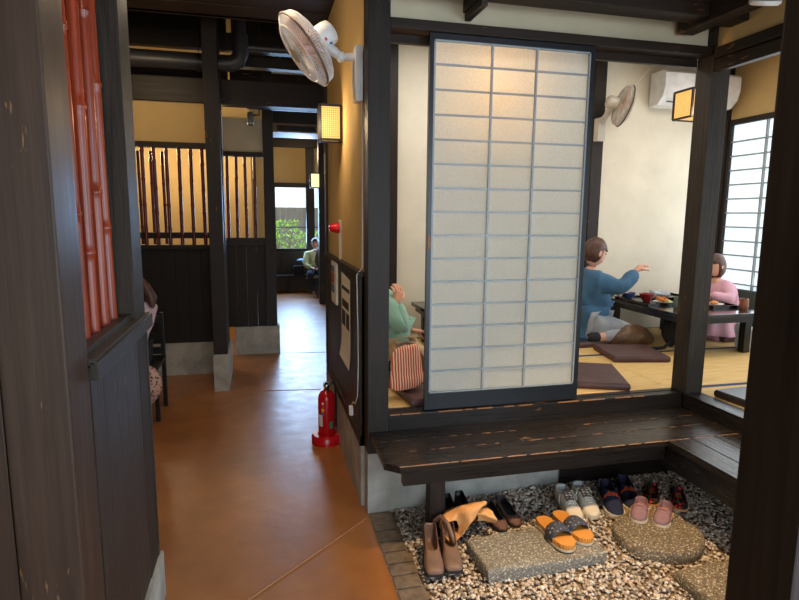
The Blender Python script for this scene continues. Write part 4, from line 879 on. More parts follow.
MB().box(-.012, .006, .985, 1.02, 1.31, 1.57, .004).obj('conduit_box', 'beige_plastic', al); MB().lathe([(.034, 0), (.036, .012), (.030, .03), (.026, .05), (.018, .066), (.001, .07)], (-.010, 1.0, 1.515), (-1, 0, 0), 24).obj('red_dome', 'red_glow', al, 60)
MB().tube([(-.006, .985, 1.31), (-.008, .98, 1.308), (-.01, .978, 1.30)], .006, 8).obj('cable_end', 'beige_plastic', al)
pc = thing('power_cord', 'white power cord running down the post to a loose plug above the bench', 'cord', (-.03, .15, .44))
MB().tube([(-.01, .15, 2.18), (-.006, .128, 2.1), (-.006, .126, 1.33), (-.036, .126, 1.29), (-.030, .13, 1.0), (-.030, .122, .80), (-.032, .14, .62), (-.034, .21, .555), (-.034, .29, .54), (-.036, .34, .50)], .0032, 8).obj('cable', 'cable', pc, 60)
MB().box(-.048, -.025, .325, .36, .445, .50, .005).obj('plug', 'white_plastic', pc)

# ------------------------------------------------------------------ cushions
def zabuton(label, x_, y_, s_, rz, mat='cushion', z_=ZT, h=.045, group='floor cushions', sy=None):
    sy = sy or s_; r = MB(); n = 12; R = []
    for zt, k in ((0, .97), (.25, 1.0), (.55, 1.005), (.8, .995), (1., .97)):
        R.append([Vector((s_/2*k*a, sy/2*k*b, zt*h)) for a, b in [(math.copysign(min(1, abs(math.cos(t))*1.42)**.9, math.cos(t)), math.copysign(min(1, abs(math.sin(t))*1.42)**.9, math.sin(t))) for t in [2*PI*q/48 for q in range(48)]]])
    for k in (.75, .45, .1): R.append([Vector((v.x/.97*k, v.y/.97*k, h*(1+.10*(1-k)))) for v in R[4]])
    r.rings(R); o = r.obj('floor_cushion', mat, None, 50); move(o, T(x_, y_, z_, rz)); return tag(o, label, 'cushion', group)
zabuton('maroon floor cushion half hidden behind the right edge of the frosted screen', 1.52, .44, .50, -.38+PI/2)
zabuton('maroon floor cushion in front of the brown jacket by the low table', 2.225, .91, .42, -.2)
zabuton('dark floor cushion on the mat right of the corner post', 2.31, -.28, .42, .08, 'cushion_dk')
zabuton('maroon floor cushion under the striped bag left of the screen', .47, .36, .46, .12)
zabuton('maroon floor cushion under the man in the blue shirt', 2.19, 1.45, .46, .05)
zabuton('maroon floor cushion under the girl in pink', 3.52, 1.35, .40, 0)
zabuton('maroon floor cushion under the person in mint green', .32, .86, .42, 0)

# ------------------------------------------------------------------ low tables
def low_table(label, x0, x1, y0_, y1_, zt):
    r = thing('low_table', label, 'table', ((x0+x1)/2, (y0_+y1_)/2, ZT), 0, 'low tables on the tatami')
    MB().box(x0, x1, y0_, y1_, zt-.03, zt, .005).obj('table_top', 'table', r); MB().box(x0+.03, x1-.03, y0_+.03, y0_+.05, zt-.075, zt-.03).box(x0+.03, x1-.03, y1_-.05, y1_-.03, zt-.075, zt-.03).box(x0+.03, x0+.05, y0_+.05, y1_-.05, zt-.075, zt-.03).box(x1-.05, x1-.03, y0_+.05, y1_-.05, zt-.075, zt-.03).obj('apron', 'table_leg', r)
    for a in (x0+.07, x1-.13):
        for b in (y0_+.06, y1_-.12): MB().box(a, a+.06, b, b+.06, ZT, zt-.03, .006).obj('leg', 'table_leg', r)
    return r
low_table('black low table with food trays in front of the bright shoji window', 2.56, 3.30, .74, 1.84, .875)
low_table('black low table behind the left edge of the frosted screen', .71, 1.50, .75, 1.80, .875)
ZTB = .8755
def dish(name, label, cat, x_, y_, prof, mat, z_=ZTB, group=None, seg=24):
    r = MB().lathe(prof, (x_, y_, z_), seg=seg).obj(name, mat, None, 50); return tag(r, label, cat, group)
bowlp = lambda r, h: [(r*.45, 0), (r*.5, .008), (r*.8, h*.45), (r, h), (r*.94, h), (r*.7, h*.5), (.001, h*.25)]
def tray(label, x0, x1, y0_, y1_):
    m_ = MB().box(x0, x1, y0_, y1_, ZTB, ZTB+.008).box(x0, x0+.012, y0_, y1_, ZTB+.008, ZTB+.022).box(x1-.012, x1, y0_, y1_, ZTB+.008, ZTB+.022).box(x0+.012, x1-.012, y0_, y0_+.012, ZTB+.008, ZTB+.022).box(x0+.012, x1-.012, y1_-.012, y1_, ZTB+.008, ZTB+.022)
    return tag(m_.obj('serving_tray', 'tray', None), label, 'tray', 'black serving trays')
tray('black serving tray in front of the man in blue', 2.58, 2.86, 1.20, 1.66); tray('black serving tray in front of the girl in pink', 3.02, 3.28, .98, 1.42); tray('black serving tray at the far end of the food table', 3.0, 3.26, 1.48, 1.80)
zt_ = ZTB+.0085
dish('rice_bowl', 'blue bowl on the tray by the man in blue', 'bowl', 2.66, 1.58, bowlp(.062, .055), 'bowl_blue', zt_)
dish('soup_bowl', 'red lacquer bowl on the tray by the man in blue', 'bowl', 2.70, 1.385, bowlp(.062, .07), 'bowl_red', zt_)
pl = thing('food_plate', 'white plate of golden fried food next to the red bowl', 'plate', (2.80, 1.35, zt_)); MB().lathe([(.05, 0), (.075, .012), (.078, .016), (.001, .008)], (2.785, 1.285, zt_), seg=24).obj('plate', 'ceramic', pl, 50)
fd = MB()
for k in range(9): fd.ell((2.785+rng.uniform(-.045, .045), 1.285+rng.uniform(-.045, .045), zt_+.022+rng.uniform(0, .018)), (.026, .016, .015), 10, 7, Matrix.Rotation(rng.uniform(0, 3), 4, 'Z'))
fd.jitter(.004, 60).obj('fried_food', 'food', pl, 60); fg = MB()
for k in range(5): fg.ell((2.80+rng.uniform(-.03, .03), 1.235+rng.uniform(-.012, .012), zt_+.02), (.018, .014, .012), 8, 6)
fg.obj('salad', 'food_green', pl, 60)
cupp = lambda r, h: [(r*.8, 0), (r*.95, .01), (r, h*.4), (r*.96, h), (r*.86, h), (r*.86, h*.35), (.001, h*.3)]
dish('tea_cup', 'celadon green tea cup at the near side of the food table', 'cup', 2.80, 1.115, cupp(.037, .085), 'cup_green')
dish('tea_cup', 'celadon green tea cup further back beside the crumpled wrap', 'cup', 3.16, 1.455, cupp(.037, .085), 'cup_green')
dish('tea_cup', 'brown tea cup near the girl in pink', 'cup', 3.265, .93, cupp(.034, .085), 'cup_brown')
wp = MB().ell((3.02, 1.62, ZTB+.035), (.10, .06, .035), 20, 12).jitter(.03, 22); tag(wp.obj('crumpled_wrap', 'plastic_bag', None, 20), 'crumpled clear plastic wrap at the back of the food table', 'wrap')
pl = thing('food_plate', 'dark pot with orange prawns at the far end of the food table', 'plate', (3.13, 1.62, zt_)); MB().lathe(bowlp(.075, .06), (3.14, 1.30, zt_+.0), seg=24).obj('pot', 'dark_metal', pl, 50); pw = MB()
for k in range(4): pw.tube([(3.10+.03*k, 1.28, zt_+.05), (3.09+.03*k, 1.31, zt_+.085), (3.11+.03*k, 1.35, zt_+.095)], [.012, .014, .005], 8)
pw.obj('prawns', 'prawn', pl, 60)
pl = thing('food_plate', 'white plate with yellow food on the tray by the girl in pink', 'plate', (3.2, 1.12, zt_)); MB().lathe([(.05, 0), (.075, .012), (.078, .016), (.001, .008)], (3.13, 1.10, zt_), seg=24).obj('plate', 'ceramic', pl, 50); fd = MB()
for k in range(6): fd.ell((3.13+rng.uniform(-.03, .03), 1.10+rng.uniform(-.03, .03), zt_+.022), (.022, .016, .015), 10, 7)
fd.obj('yellow_food', 'food', pl, 60)
dish('soup_bowl', 'dark bowl on the tray by the girl in pink', 'bowl', 3.19, 1.30, bowlp(.05, .05), 'tray', zt_)
tag(MB().box(.80, 1.0, 1.35, 1.55, ZTB, ZTB+.012, .003).obj('place_mat', 'bowl_red', None), 'dark red tray on the left low table beside the screen edge', 'tray')
tag(MB().ell((.80, 1.52, ZTB+.032), (.03, .025, .02), 12, 8).jitter(.012, 40).obj('paper_napkin', 'paper_white', None, 40), 'crumpled white napkin on the left low table', 'napkin')

# ------------------------------------------------------------------ bags and clothes
bg = thing('striped_bag', 'orange and white striped cloth bag on the cushion left of the screen', 'bag', (.29, .33, .595))
m_ = MB(); R = []
for t, wx, wy, lean in ((0, .085, .05, 0), (.1, .105, .065, 0), (.28, .105, .06, 0), (.34, .098, .045, .0), (.42, .092, .05, .01), (.75, .092, .045, .02), (.92, .08, .035, .02), (1., .06, .02, .02)):
    R.append([(.285+wx*math.cos(a)*(abs(math.cos(a))**-.25 if abs(math.cos(a)) > .05 else 1), .30+lean+wy*math.sin(a), .597+.255*t+.012*math.cos(a)) for a in [2*PI*k/28 for k in range(28)]])
m_.rings(R).jitter(.008, 14).obj('bag_body', 'stripe', bg, 60, 1); MB().tube([(.345, .32, .84), (.385, .31, .78), (.395, .30, .68), (.375, .29, .62)], .009, 8).tube([(.225, .33, .85), (.285, .335, .866), (.345, .33, .846)], .012, 8).obj('bag_handle', 'boot', bg, 60)
jk = MB(); R = []
for t, r_, z_ in ((0, .012, .03), (.05, .04, .045), (.13, .075, .075), (.3, .10, .085), (.5, .105, .09), (.68, .10, .085), (.85, .075, .065), (.95, .045, .045), (1., .015, .03)):
    R.append([(2.24+.41*t+.03*math.sin(t*9), 1.20+.04*t+r_*.8*math.cos(a), ZT+.002+max(0, z_+r_*.85*math.sin(a))) for a in [2*PI*k/24 for k in range(24)]])
tag(jk.rings(R).sub(1).jitter(.022, 13).obj('folded_jacket', 'brown_nylon', None, 60, 1), 'shiny brown jacket bundled on the tatami beside the man in blue', 'jacket')
hb = thing('black_handbag', 'black handbag on the tatami under the near corner of the food table', 'bag', (2.78, 1.12, ZT)); m_ = MB().ell((2.735, 1.10, ZT+.12), (.055, .075, .12), 20, 14).jitter(.03, 9)
for v in m_.bm.verts: v.co.z = max(v.co.z, ZT+.002)
m_.obj('bag_body', 'black_cloth', hb, 60); MB().tube([(2.70, 1.06, ZT+.18), (2.72, 1.03, ZT+.25), (2.76, 1.06, ZT+.24), (2.77, 1.10, ZT+.18)], .009, 8).obj('bag_handle', 'black_leather', hb, 60)
MB().tube([(2.48, 1.05, ZT+.014), (2.55, 1.03, ZT+.014), (2.62, 1.02, ZT+.02), (2.68, 1.04, ZT+.06)], [.014, .016, .014, .012], 8).obj('bag_strap', 'black_cloth', hb, 60)
pb = MB().ell((3.30, .92, ZT+.10), (.075, .09, .10), 20, 14).jitter(.05, 10)
for v in pb.bm.verts: v.co.z = max(v.co.z, ZT+.002)
tag(pb.obj('plastic_bag', 'plastic_bag', None, 20), 'white plastic bag by the right leg of the food table', 'bag')
zs = thing('floor_chair', 'dark green legless floor chair behind the girl in pink', 'chair', (3.66, 1.35, ZT)); MB().box(3.70, 3.735, 1.17, 1.53, ZT+.01, ZT+.42, .015).obj('backrest', 'zaisu', zs); MB().box(3.66, 3.735, 1.17, 1.53, ZT, ZT+.012).obj('seat_board', 'table_leg', zs)

# ------------------------------------------------------------------ people
def skin(verts, edges, radii, sub=2, root=0):
    me = bpy.data.meshes.new('s'); me.from_pydata([tuple(v) for v in verts], edges, []); o = bpy.data.objects.new('s', me); COL.objects.link(o)
    o.modifiers.new('Skin', 'SKIN').use_smooth_shade = True
    for i, sv in enumerate(me.skin_vertices[0].data):
        r = radii[i]; sv.radius = (r, r) if not isinstance(r, tuple) else r; sv.use_root = (i == root)
    m = o.modifiers.new('Sub', 'SUBSURF'); m.levels = m.render_levels = sub
    dg = bpy.context.evaluated_depsgraph_get(); dg.update(); me2 = bpy.data.meshes.new_from_object(o.evaluated_get(dg))
    b = bmesh.new(); b.from_mesh(me2); bpy.data.objects.remove(o); bpy.data.meshes.remove(me); bpy.data.meshes.remove(me2)
    return b
def chain(mb, parts, sub=2):
    b = skin(*parts, sub=sub); n0 = len(mb.bm.faces); me = bpy.data.meshes.new('t'); b.to_mesh(me); b.free(); mb.bm.from_mesh(me); bpy.data.meshes.remove(me)
    mb.bm.faces.ensure_lookup_table()
    for f in mb.bm.faces[n0:]: f.material_index = mb.mi; f.smooth = True
def hand(mb, wrist, fwd, palm_n, s=1., side=1, curl=.5):
    """palm and five separate curled fingers; fwd = wrist to knuckles, palm_n = out of the palm, side = +1 thumb along fwd x palm_n"""
    f = Vector(fwd).normalized(); n = Vector(palm_n); n = (n-f*n.dot(f)).normalized(); t = f.cross(n)*side; w = Vector(wrist)
    chain(mb, ([w-f*.02*s, w+f*.03*s, w+f*.085*s], [(0, 1), (1, 2)], [.024*s, (.036*s, .018*s) , (.040*s, .014*s)]), 2)
    for off, L, lag in ((.030, .070, 0), (.010, .080, .0), (-.011, .074, .0), (-.031, .058, -.008)):
        p = w + f*(.075+lag)*s + t*off*s; P_ = [p]; d = f.copy()
        for k, l in enumerate((.42, .32, .26)):
            d = (d*math.cos(curl*(.5+.35*k)) + n*math.sin(curl*(.5+.35*k))).normalized(); p = p + d*L*l*s; P_.append(p)
        chain(mb, (P_, [(0, 1), (1, 2), (2, 3)], [.0098*s, .0092*s, .0085*s, .0068*s]), 1)
    p = w + f*.025*s + t*.028*s; P_ = [p, p+(f*.55+t*.8)*.032*s, p+(f*.8+t*.6+n*.5)*.06*s, p+(f*.95+t*.3+n*.7)*.082*s]
    chain(mb, (P_, [(0, 1), (1, 2), (2, 3)], [.0125*s, .0115*s, .010*s, .0075*s]), 1)
def head(mb, c, face, tilt=0., s=1.):
    """skull, jaw, nose, ears, eyes and mouth; returns the head frame"""
    yw = math.atan2(-face[0], face[1]); M_ = Matrix.Translation(c) @ Matrix.Rotation(yw, 4, 'Z') @ Matrix.Rotation(-tilt, 4, 'X') @ Matrix.Diagonal((s, s, s, 1))
    q = bmesh.ops.create_uvsphere(mb.bm, u_segments=28, v_segments=20, radius=1)['verts']
    for v in q:
        x_, y_, z_ = v.co; k = 1-.30*max(0, -z_-.1)**1.2; yy = y_*(.098 if y_ < 0 else .092)
        if z_ < -.2 and y_ < 0: yy *= 1-.35*(-z_-.2)
        v.co = Vector((x_*.076*k, yy + (.012 if z_ < -.35 and y_ > 0 else 0), z_*.118))
        if y_ > .3: v.co.z -= 0; v.co.y -= .004*math.exp(-((z_-.08)/.16)**2)*(1 if abs(x_) > .2 else 0)
        v.co = M_ @ v.co
    for f in {f for v in q for f in v.link_faces}: f.material_index = 0; f.smooth = True
    def part(mi, p, r):
        mb.mi = mi; mb.ell((0, 0, 0), r, 12, 8, M_ @ Matrix.Translation(p)) ; mb.mi = 0
    part(0, (0, .094, -.018), (.012, .018, .018)); part(0, (0, .09, .0), (.008, .012, .026))
    for sx in (-1, 1):
        part(0, (sx*.078, -.005, -.01), (.009, .02, .03)); part(3, (sx*.031, .083, .012), (.012, .007, .006)); part(2, (sx*.031, .086, .034), (.018, .005, .004))
    part(1, (0, .090, -.057), (.022, .007, .007)); return M_
def hair_cap(M_, mat, parent, long=0., bun=False, name='hair'):
    mb = MB(); q = bmesh.ops.create_uvsphere(mb.bm, u_segments=28, v_segments=20, radius=1)['verts']
    for v in q:
        x_, y_, z_ = v.co; zz_ = z_
        fr = y_ > .25 and z_ < .42-.25*abs(x_)
        sc_ = .86 if fr else 1.09
        zl = z_*.124
        if z_ < -.1 and y_ < .3: zl = -.0124 + (z_+.1)*(.10+long)
        if fr and z_ < 0: zl = z_*.10
        v.co = M_ @ Vector((x_*.079*sc_, y_*.099*sc_-.006, zl))
    return mb.jitter(.004, 30).obj(name, mat, parent, 60)
LIMBS = [('neck', 'head'), ('chest', 'neck'), ('spine', 'chest'), ('pelvis', 'spine')]
def person(label, J, face, mats, s=1., group=None, tilt=.1, hairkw={}, hands=None, skirt=None, foot=True, rt=1.):
    """J: joint name -> world point. Body one skinned surface with head and hands, clothes as child shells."""
    top, leg, hairm = mats; base = Vector(J['pelvis']); r = thing('person', label, 'person', (base.x, base.y, J.get('floor', 0)))
    order = ['pelvis', 'spine', 'chest', 'neck', 'headbase'] + [a+b for b in 'LR' for a in ('sh', 'el', 'wr', 'hip', 'kn', 'an', 'toe')]
    P_ = {k: Vector(J[k]) for k in order}; ix = {k: i for i, k in enumerate(order)}
    E_ = [(ix[a], ix[b]) for a, b in [('pelvis', 'spine'), ('spine', 'chest'), ('chest', 'neck'), ('neck', 'headbase')]]
    for b in 'LR': E_ += [(ix[a+b] if a != 'chest' and a != 'pelvis' else ix[a], ix[c+b]) for a, c in (('chest', 'sh'), ('sh', 'el'), ('el', 'wr'), ('pelvis', 'hip'), ('hip', 'kn'), ('kn', 'an'), ('an', 'toe'))]
    rad = dict(pelvis=.125, spine=.115, chest=.125, neck=.055, headbase=.052, sh=.060, el=.042, wr=.029, hip=.088, kn=.058, an=.040, toe=.034)
    rd = [rad[k if k in rad else k[:-1]]*s for k in order]
    body = MB(); chain(body, ([P_[k] for k in order], E_, rd), 2); M_ = head(body, Vector(J['head']), face, tilt, s)
    for hd in hands or []: hand(body, *hd)
    body.obj('body', ['skin', 'lip', hairm, 'eye'], r, 0)
    # upper garment
    o2 = ['pelvis', 'spine', 'chest', 'neck0', 'hem'] + [a+b for b in 'LR' for a in ('sh', 'el', 'wr')]; P_['neck0'] = P_['neck']*1.12-P_['chest']*.12; P_['hem'] = P_['pelvis']+(P_['pelvis']-P_['spine']).normalized()*.10*s; i2 = {k: i for i, k in enumerate(o2)}
    E2 = [(0, 1), (1, 2), (2, 3), (0, 4)] + [(i2[a], i2[c]) for b in 'LR' for a, c in (('chest', 'sh'+b), ('sh'+b, 'el'+b), ('el'+b, 'wr'+b))]
    for b in 'LR': P_['wr'+b] = P_['wr'+b]*1.06-P_['el'+b]*.06
    r2 = dict(pelvis=.168, spine=.155, chest=.155, neck0=.078, hem=.165, sh=.088, el=.070, wr=.055)
    tp = MB(); chain(tp, ([P_[k] for k in o2], E2, [r2[k if k in r2 else k[:-1]]*s*rt for k in o2]), 2); tp.jitter(.008*s, 9).jitter(.004*s, 24); tp.obj('upper_garment', top, r, 0)
    if leg:
        o3 = ['pelvis'] + [a+b for b in 'LR' for a in ('hip', 'kn', 'an')]; i3 = {k: i for i, k in enumerate(o3)}
        E3 = [(i3[a], i3[c]) for b in 'LR' for a, c in (('pelvis', 'hip'+b), ('hip'+b, 'kn'+b), ('kn'+b, 'an'+b))]
        r3 = dict(pelvis=.135, hip=.105, kn=.075, an=.053); lg = MB(); chain(lg, ([P_[k] for k in o3], E3, [r3[k if k in r3 else k[:-1]]*s for k in o3]), 2); lg.jitter(.006*s, 12); lg.obj('trousers', leg, r, 0)
    if foot:
        for b in 'LR':
            ft = MB(); a, t_ = Vector(J['an'+b]), Vector(J['toe'+b]); chain(ft, ([a, a*.5+t_*.5, t_], [(0, 1), (1, 2)], [.046*s, .044*s, .038*s]), 2); ft.obj('shoe' if foot == 'shoe' else 'sock', 'black_leather' if foot == 'shoe' else 'sock', r, 0)
    if hairm: hair_cap(M_, hairm, r, **hairkw)
    return r
# the man in blue, kneeling on a cushion with his right arm over the table, facing +x
z0 = ZT+.045
person('person in a blue denim shirt kneeling at the low table, reaching for food',
       dict(floor=ZT, pelvis=(2.160, 1.420, 0.735), spine=(2.145, 1.420, 0.870), chest=(2.150, 1.410, 1.020), neck=(2.160, 1.400, 1.155), headbase=(2.175, 1.400, 1.200), head=(2.185, 1.400, 1.315),
            shR=(2.160, 1.245, 1.075), elR=(2.310, 1.180, 1.035), wrR=(2.480, 1.260, 1.155), shL=(2.170, 1.570, 1.070), elL=(2.340, 1.650, 0.960), wrL=(2.530, 1.600, 0.940),
            hipR=(2.190, 1.320, 0.710), knR=(2.510, 1.250, 0.660), anR=(2.190, 1.240, 0.625), toeR=(2.060, 1.260, 0.620), hipL=(2.190, 1.520, 0.710), knL=(2.510, 1.580, 0.660), anL=(2.180, 1.600, 0.625), toeL=(2.050, 1.580, 0.620)),
       (1, .1), ('denim', 'grey_trouser', 'hair_brown'), 1., tilt=.35, hands=[((2.485, 1.263, 1.160), (.5, .15, .35), (.6, .2, -.8), .95, -1, .6), ((2.535, 1.597, 0.937), (1, -.2, 0), (0, -.3, -1), .95, 1, .3)])
# girl in pink behind the table, facing -x
gr = person('person in a dusty pink robe at the low table, half behind the corner post',
       dict(floor=ZT, pelvis=(3.425, 1.350, 0.700), spine=(3.415, 1.350, 0.810), chest=(3.395, 1.350, 0.940), neck=(3.375, 1.350, 1.055), headbase=(3.365, 1.350, 1.090), head=(3.350, 1.350, 1.195),
            shR=(3.390, 1.475, 0.985), elR=(3.345, 1.550, 0.900), wrR=(3.225, 1.470, 0.945), shL=(3.385, 1.225, 0.985), elL=(3.355, 1.160, 0.905), wrL=(3.225, 1.240, 0.945),
            hipR=(3.395, 1.420, 0.680), knR=(3.275, 1.440, 0.660), anR=(3.475, 1.450, 0.630), toeR=(3.545, 1.450, 0.630), hipL=(3.395, 1.280, 0.680), knL=(3.275, 1.260, 0.660), anL=(3.475, 1.250, 0.630), toeL=(3.545, 1.250, 0.630)),
       (-1, 0), ('pink_robe', None, 'hair_brown'), .82, tilt=.25, hands=[((3.220, 1.468, 0.947), (-1, -.2, .1), (0, 0, -1), .75, 1, .5), ((3.220, 1.242, 0.947), (-1, .2, .1), (0, 0, -1), .75, -1, .5)], rt=1.08, hairkw=dict(long=.05))
rb = MB(); R = []
for z_, rx, ry, ox in ((.80, .13, .155, 0), (.72, .16, .185, -.02), (.66, .185, .215, -.03), (.615, .20, .24, -.03), (.598, .205, .245, -.03)):
    R.append([(3.43+ox+rx*math.cos(a)*(1+.06*math.sin(9*a)), 1.35+ry*math.sin(a)*(1+.06*math.sin(9*a)), z_) for a in [2*PI*k/60 for k in range(60)]])
rb.rings(R).obj('robe_skirt', 'pink_robe', gr, 60)
# person in mint green behind the post, facing +x
person('person in a mint green fleece raising a hand, left of the frosted screen',
       dict(floor=ZT, pelvis=(.29, .86, .735), spine=(.265, .85, .87), chest=(.255, .84, 1.0), neck=(.235, .86, 1.12), headbase=(.23, .865, 1.165), head=(.205, .89, 1.28),
            shR=(.26, .71, 1.00), elR=(.375, .68, .865), wrR=(.325, .72, 1.03), shL=(.28, 1.01, 1.02), elL=(.38, 1.10, .85), wrL=(.52, 1.08, .78),
            hipR=(.33, .77, .70), knR=(.57, .77, .665), anR=(.33, .70, .63), toeR=(.24, .71, .625), hipL=(.33, .95, .70), knL=(.57, .98, .665), anL=(.33, 1.03, .63), toeL=(.24, 1.02, .625)),
       (1, .2), ('mint', 'beige_trouser', 'hair_black'), .97, tilt=.1, hands=[((.325, .722, 1.04), (.12, .1, 1), (-.4, .9, 0), 1.0, -1, 1.0), ((.53, 1.077, .778), (1, -.2, -.1), (0, -.3, -1), .9, 1, .4)])
# person by the far window
person('person in a pale yellow green jacket seated under the far window',
       dict(floor=0, pelvis=(.565, 8.87, .47), spine=(.56, 8.88, .60), chest=(.555, 8.86, .74), neck=(.553, 8.82, .88), headbase=(.553, 8.81, .92), head=(.553, 8.79, 1.035),
            shR=(.39, 8.84, .80), elR=(.35, 8.72, .60), wrR=(.44, 8.58, .56), shL=(.72, 8.84, .80), elL=(.75, 8.72, .60), wrL=(.64, 8.58, .56),
            hipR=(.49, 8.78, .45), knR=(.41, 8.42, .45), anR=(.47, 8.38, .09), toeR=(.46, 8.25, .04), hipL=(.63, 8.78, .45), knL=(.66, 8.42, .45), anL=(.62, 8.40, .09), toeL=(.62, 8.26, .04)),
       (-.15, -1), ('lime_jacket', 'jeans', 'hair_black'), .93, tilt=.1, foot='shoe', hands=[((.445, 8.57, .562), (.5, -.8, 0), (0, 0, -1), .85, 1, .5), ((.635, 8.57, .562), (-.5, -.8, 0), (0, 0, -1), .85, -1, .5)])
person('person in a grey coat on a chair, facing the far window',
       dict(floor=0, pelvis=(0.720, 8.0, .55), spine=(0.720, 7.99, .68), chest=(0.720, 7.99, .83), neck=(0.710, 8.0, .97), headbase=(0.705, 8.01, 1.01), head=(0.690, 8.03, 1.12),
            shR=(0.890, 8.0, .90), elR=(0.920, 8.12, .68), wrR=(0.840, 8.3, .62), shL=(0.550, 8.0, .90), elL=(0.540, 8.12, .68), wrL=(0.620, 8.3, .62),
            hipR=(0.800, 8.08, .53), knR=(0.820, 8.42, .52), anR=(0.810, 8.44, .10), toeR=(0.810, 8.57, .05), hipL=(0.640, 8.08, .53), knL=(0.620, 8.40, .52), anL=(0.630, 8.42, .10), toeL=(0.630, 8.55, .05)),
       (-.2, 1), ('grey_coat', 'jeans', 'hair_black'), .97, foot='shoe', hands=[((0.835, 8.31, .62), (-.5, .8, 0), (0, 0, -1), .85, -1, .5), ((0.625, 8.31, .62), (.5, .8, 0), (0, 0, -1), .85, 1, .5)], hairkw=dict(long=.05))
# person behind the left partition
person('person in a pale blouse with reddish hair behind the near bamboo partition',
       dict(floor=0, pelvis=(-1.56, 1.92, .52), spine=(-1.56, 1.93, .64), chest=(-1.55, 1.93, .78), neck=(-1.53, 1.92, .92), headbase=(-1.525, 1.91, .965), head=(-1.515, 1.90, 1.075),
            shR=(-1.38, 1.92, .85), elR=(-1.44, 1.80, .67), wrR=(-1.50, 1.66, .64), shL=(-1.72, 1.93, .85), elL=(-1.76, 1.82, .66), wrL=(-1.66, 1.66, .64),
            hipR=(-1.48, 1.84, .50), knR=(-1.50, 1.48, .50), anR=(-1.51, 1.50, .09), toeR=(-1.51, 1.37, .045), hipL=(-1.64, 1.84, .50), knL=(-1.66, 1.48, .50), anL=(-1.66, 1.50, .09), toeL=(-1.66, 1.37, .045)),
       (-.3, -1), ('pale_blouse', 'black_cloth', 'hair_brown'), .95, rt=.9, foot='shoe', hands=[((-1.505, 1.65, .64), (-.6, -.7, 0), (0, 0, -1), .85, 1, .5), ((-1.655, 1.65, .64), (.6, -.7, 0), (0, 0, -1), .85, -1, .5)], hairkw=dict(long=.22))

pbl = bpy.data.objects['person.005']; hl = MB()
for k, (dx, dy, ln) in enumerate(((.085, .02, .30), (.07, .06, .32), (.095, -.02, .24), (-.08, .03, .28))):
    hl.tube([(-1.515+dx*.7, 1.90+dy, 1.12), (-1.515+dx*1.25, 1.90+dy, 1.04), (-1.515+dx*1.7, 1.89+dy, .95), (-1.515+dx*1.75, 1.87+dy, 1.12-ln)], [.02, .035, .04, .012], 10)
hl.jitter(.01, 20).obj('long_hair', 'hair_brown', pbl, 60)
# ------------------------------------------------------------------ chairs, far bench, bags on chairs
def dark_chair(label, x_, y_, rz, bh=.86, w_=.40):
    r = thing('dining_chair', label, 'chair', (0, 0, 0), 0, 'dark wooden chairs')
    MB().box(-w_/2, w_/2, -.2, .2, .415, .44, .006).obj('seat', 'table_leg', r)
    for a in (-1, 1):
        MB().box(a*(w_/2-.02)-.016, a*(w_/2-.02)+.016, -.2, -.168, 0, .415, .003).obj('leg', 'table_leg', r)
        MB().box(a*(w_/2-.02)-.016, a*(w_/2-.02)+.016, .168, .2, 0, bh, .003).obj('leg', 'table_leg', r)
    for z_ in (bh-.06, bh-.2, bh-.32): MB().box(-w_/2+.035, w_/2-.035, .176, .192, z_-.03, z_+.03, .003).obj('back_slat', 'table_leg', r)
    return move(r, T(x_, y_, 0, rz))
dark_chair('dark wooden chair under the person with long reddish hair', -1.53, 1.925, 0, .80, .44)
dark_chair('dark wooden chair under the person in the grey coat by the far window', .72, 8.0, PI, .78)
wb = thing('patterned_bag', 'round beige bag with dark pattern hanging beside the dark chair', 'bag', (-1.43, 1.62, .17)); MB().lathe([(.001, -.07), (.08, -.066), (.15, -.045), (.172, 0), (.15, .045), (.08, .066), (.001, .07)], (-1.43, 1.60, .325), (.55, -1, 0), 32).obj('bag_body', 'wicker', wb, 60)
MB().tube([(-1.50, 1.64, .46), (-1.46, 1.70, .52), (-1.42, 1.73, .55), (-1.38, 1.70, .52), (-1.36, 1.60, .46)], .007, 8).obj('bag_handle', 'boot', wb, 60)
fb = thing('wall_bench', 'long dark bench with a panelled back under the far window', 'bench', (.4, 9.1, 0)); pn = MB(); xx = -.9
while xx < 1.6: pn.box(xx, xx+.196, 9.27, 9.30, .36, .83, .003); xx += .2
pn.obj('back_panel', 'panel', fb); MB().box(-.9, 1.6, 8.98, 9.27, .325, .365, .006).obj('seat', 'beam_x', fb); MB().box(-.9, 1.6, 9.04, 9.08, .06, .325, .003).obj('front_board', 'panel', fb)
for x_ in (-.85, .0, 1.5): MB().box(x_, x_+.06, 8.99, 9.03, 0, .325, .003).obj('leg', 'beam_x', fb)
hb = thing('black_handbag', 'black handbag on the bench beside the person in the yellow green jacket', 'bag', (.24, 9.05, .366)); MB().box(.13, .36, 9.0, 9.14, .372, .56, .03).jitter(.004, 10).obj('bag_body', 'black_cloth', hb, 60); MB().tube([(.2, 9.06, .55), (.22, 9.05, .64), (.34, 9.05, .64), (.37, 9.06, .55)], .009, 8).obj('bag_handle', 'black_leather', hb, 60)
tag(MB().ell((.29, 9.04, .665), (.10, .05, .045), 14, 9).jitter(.02, 15).obj('folded_umbrella_cover', 'print_blue', None, 60), 'pale blue folded cloth resting on the black handbag', 'cloth')

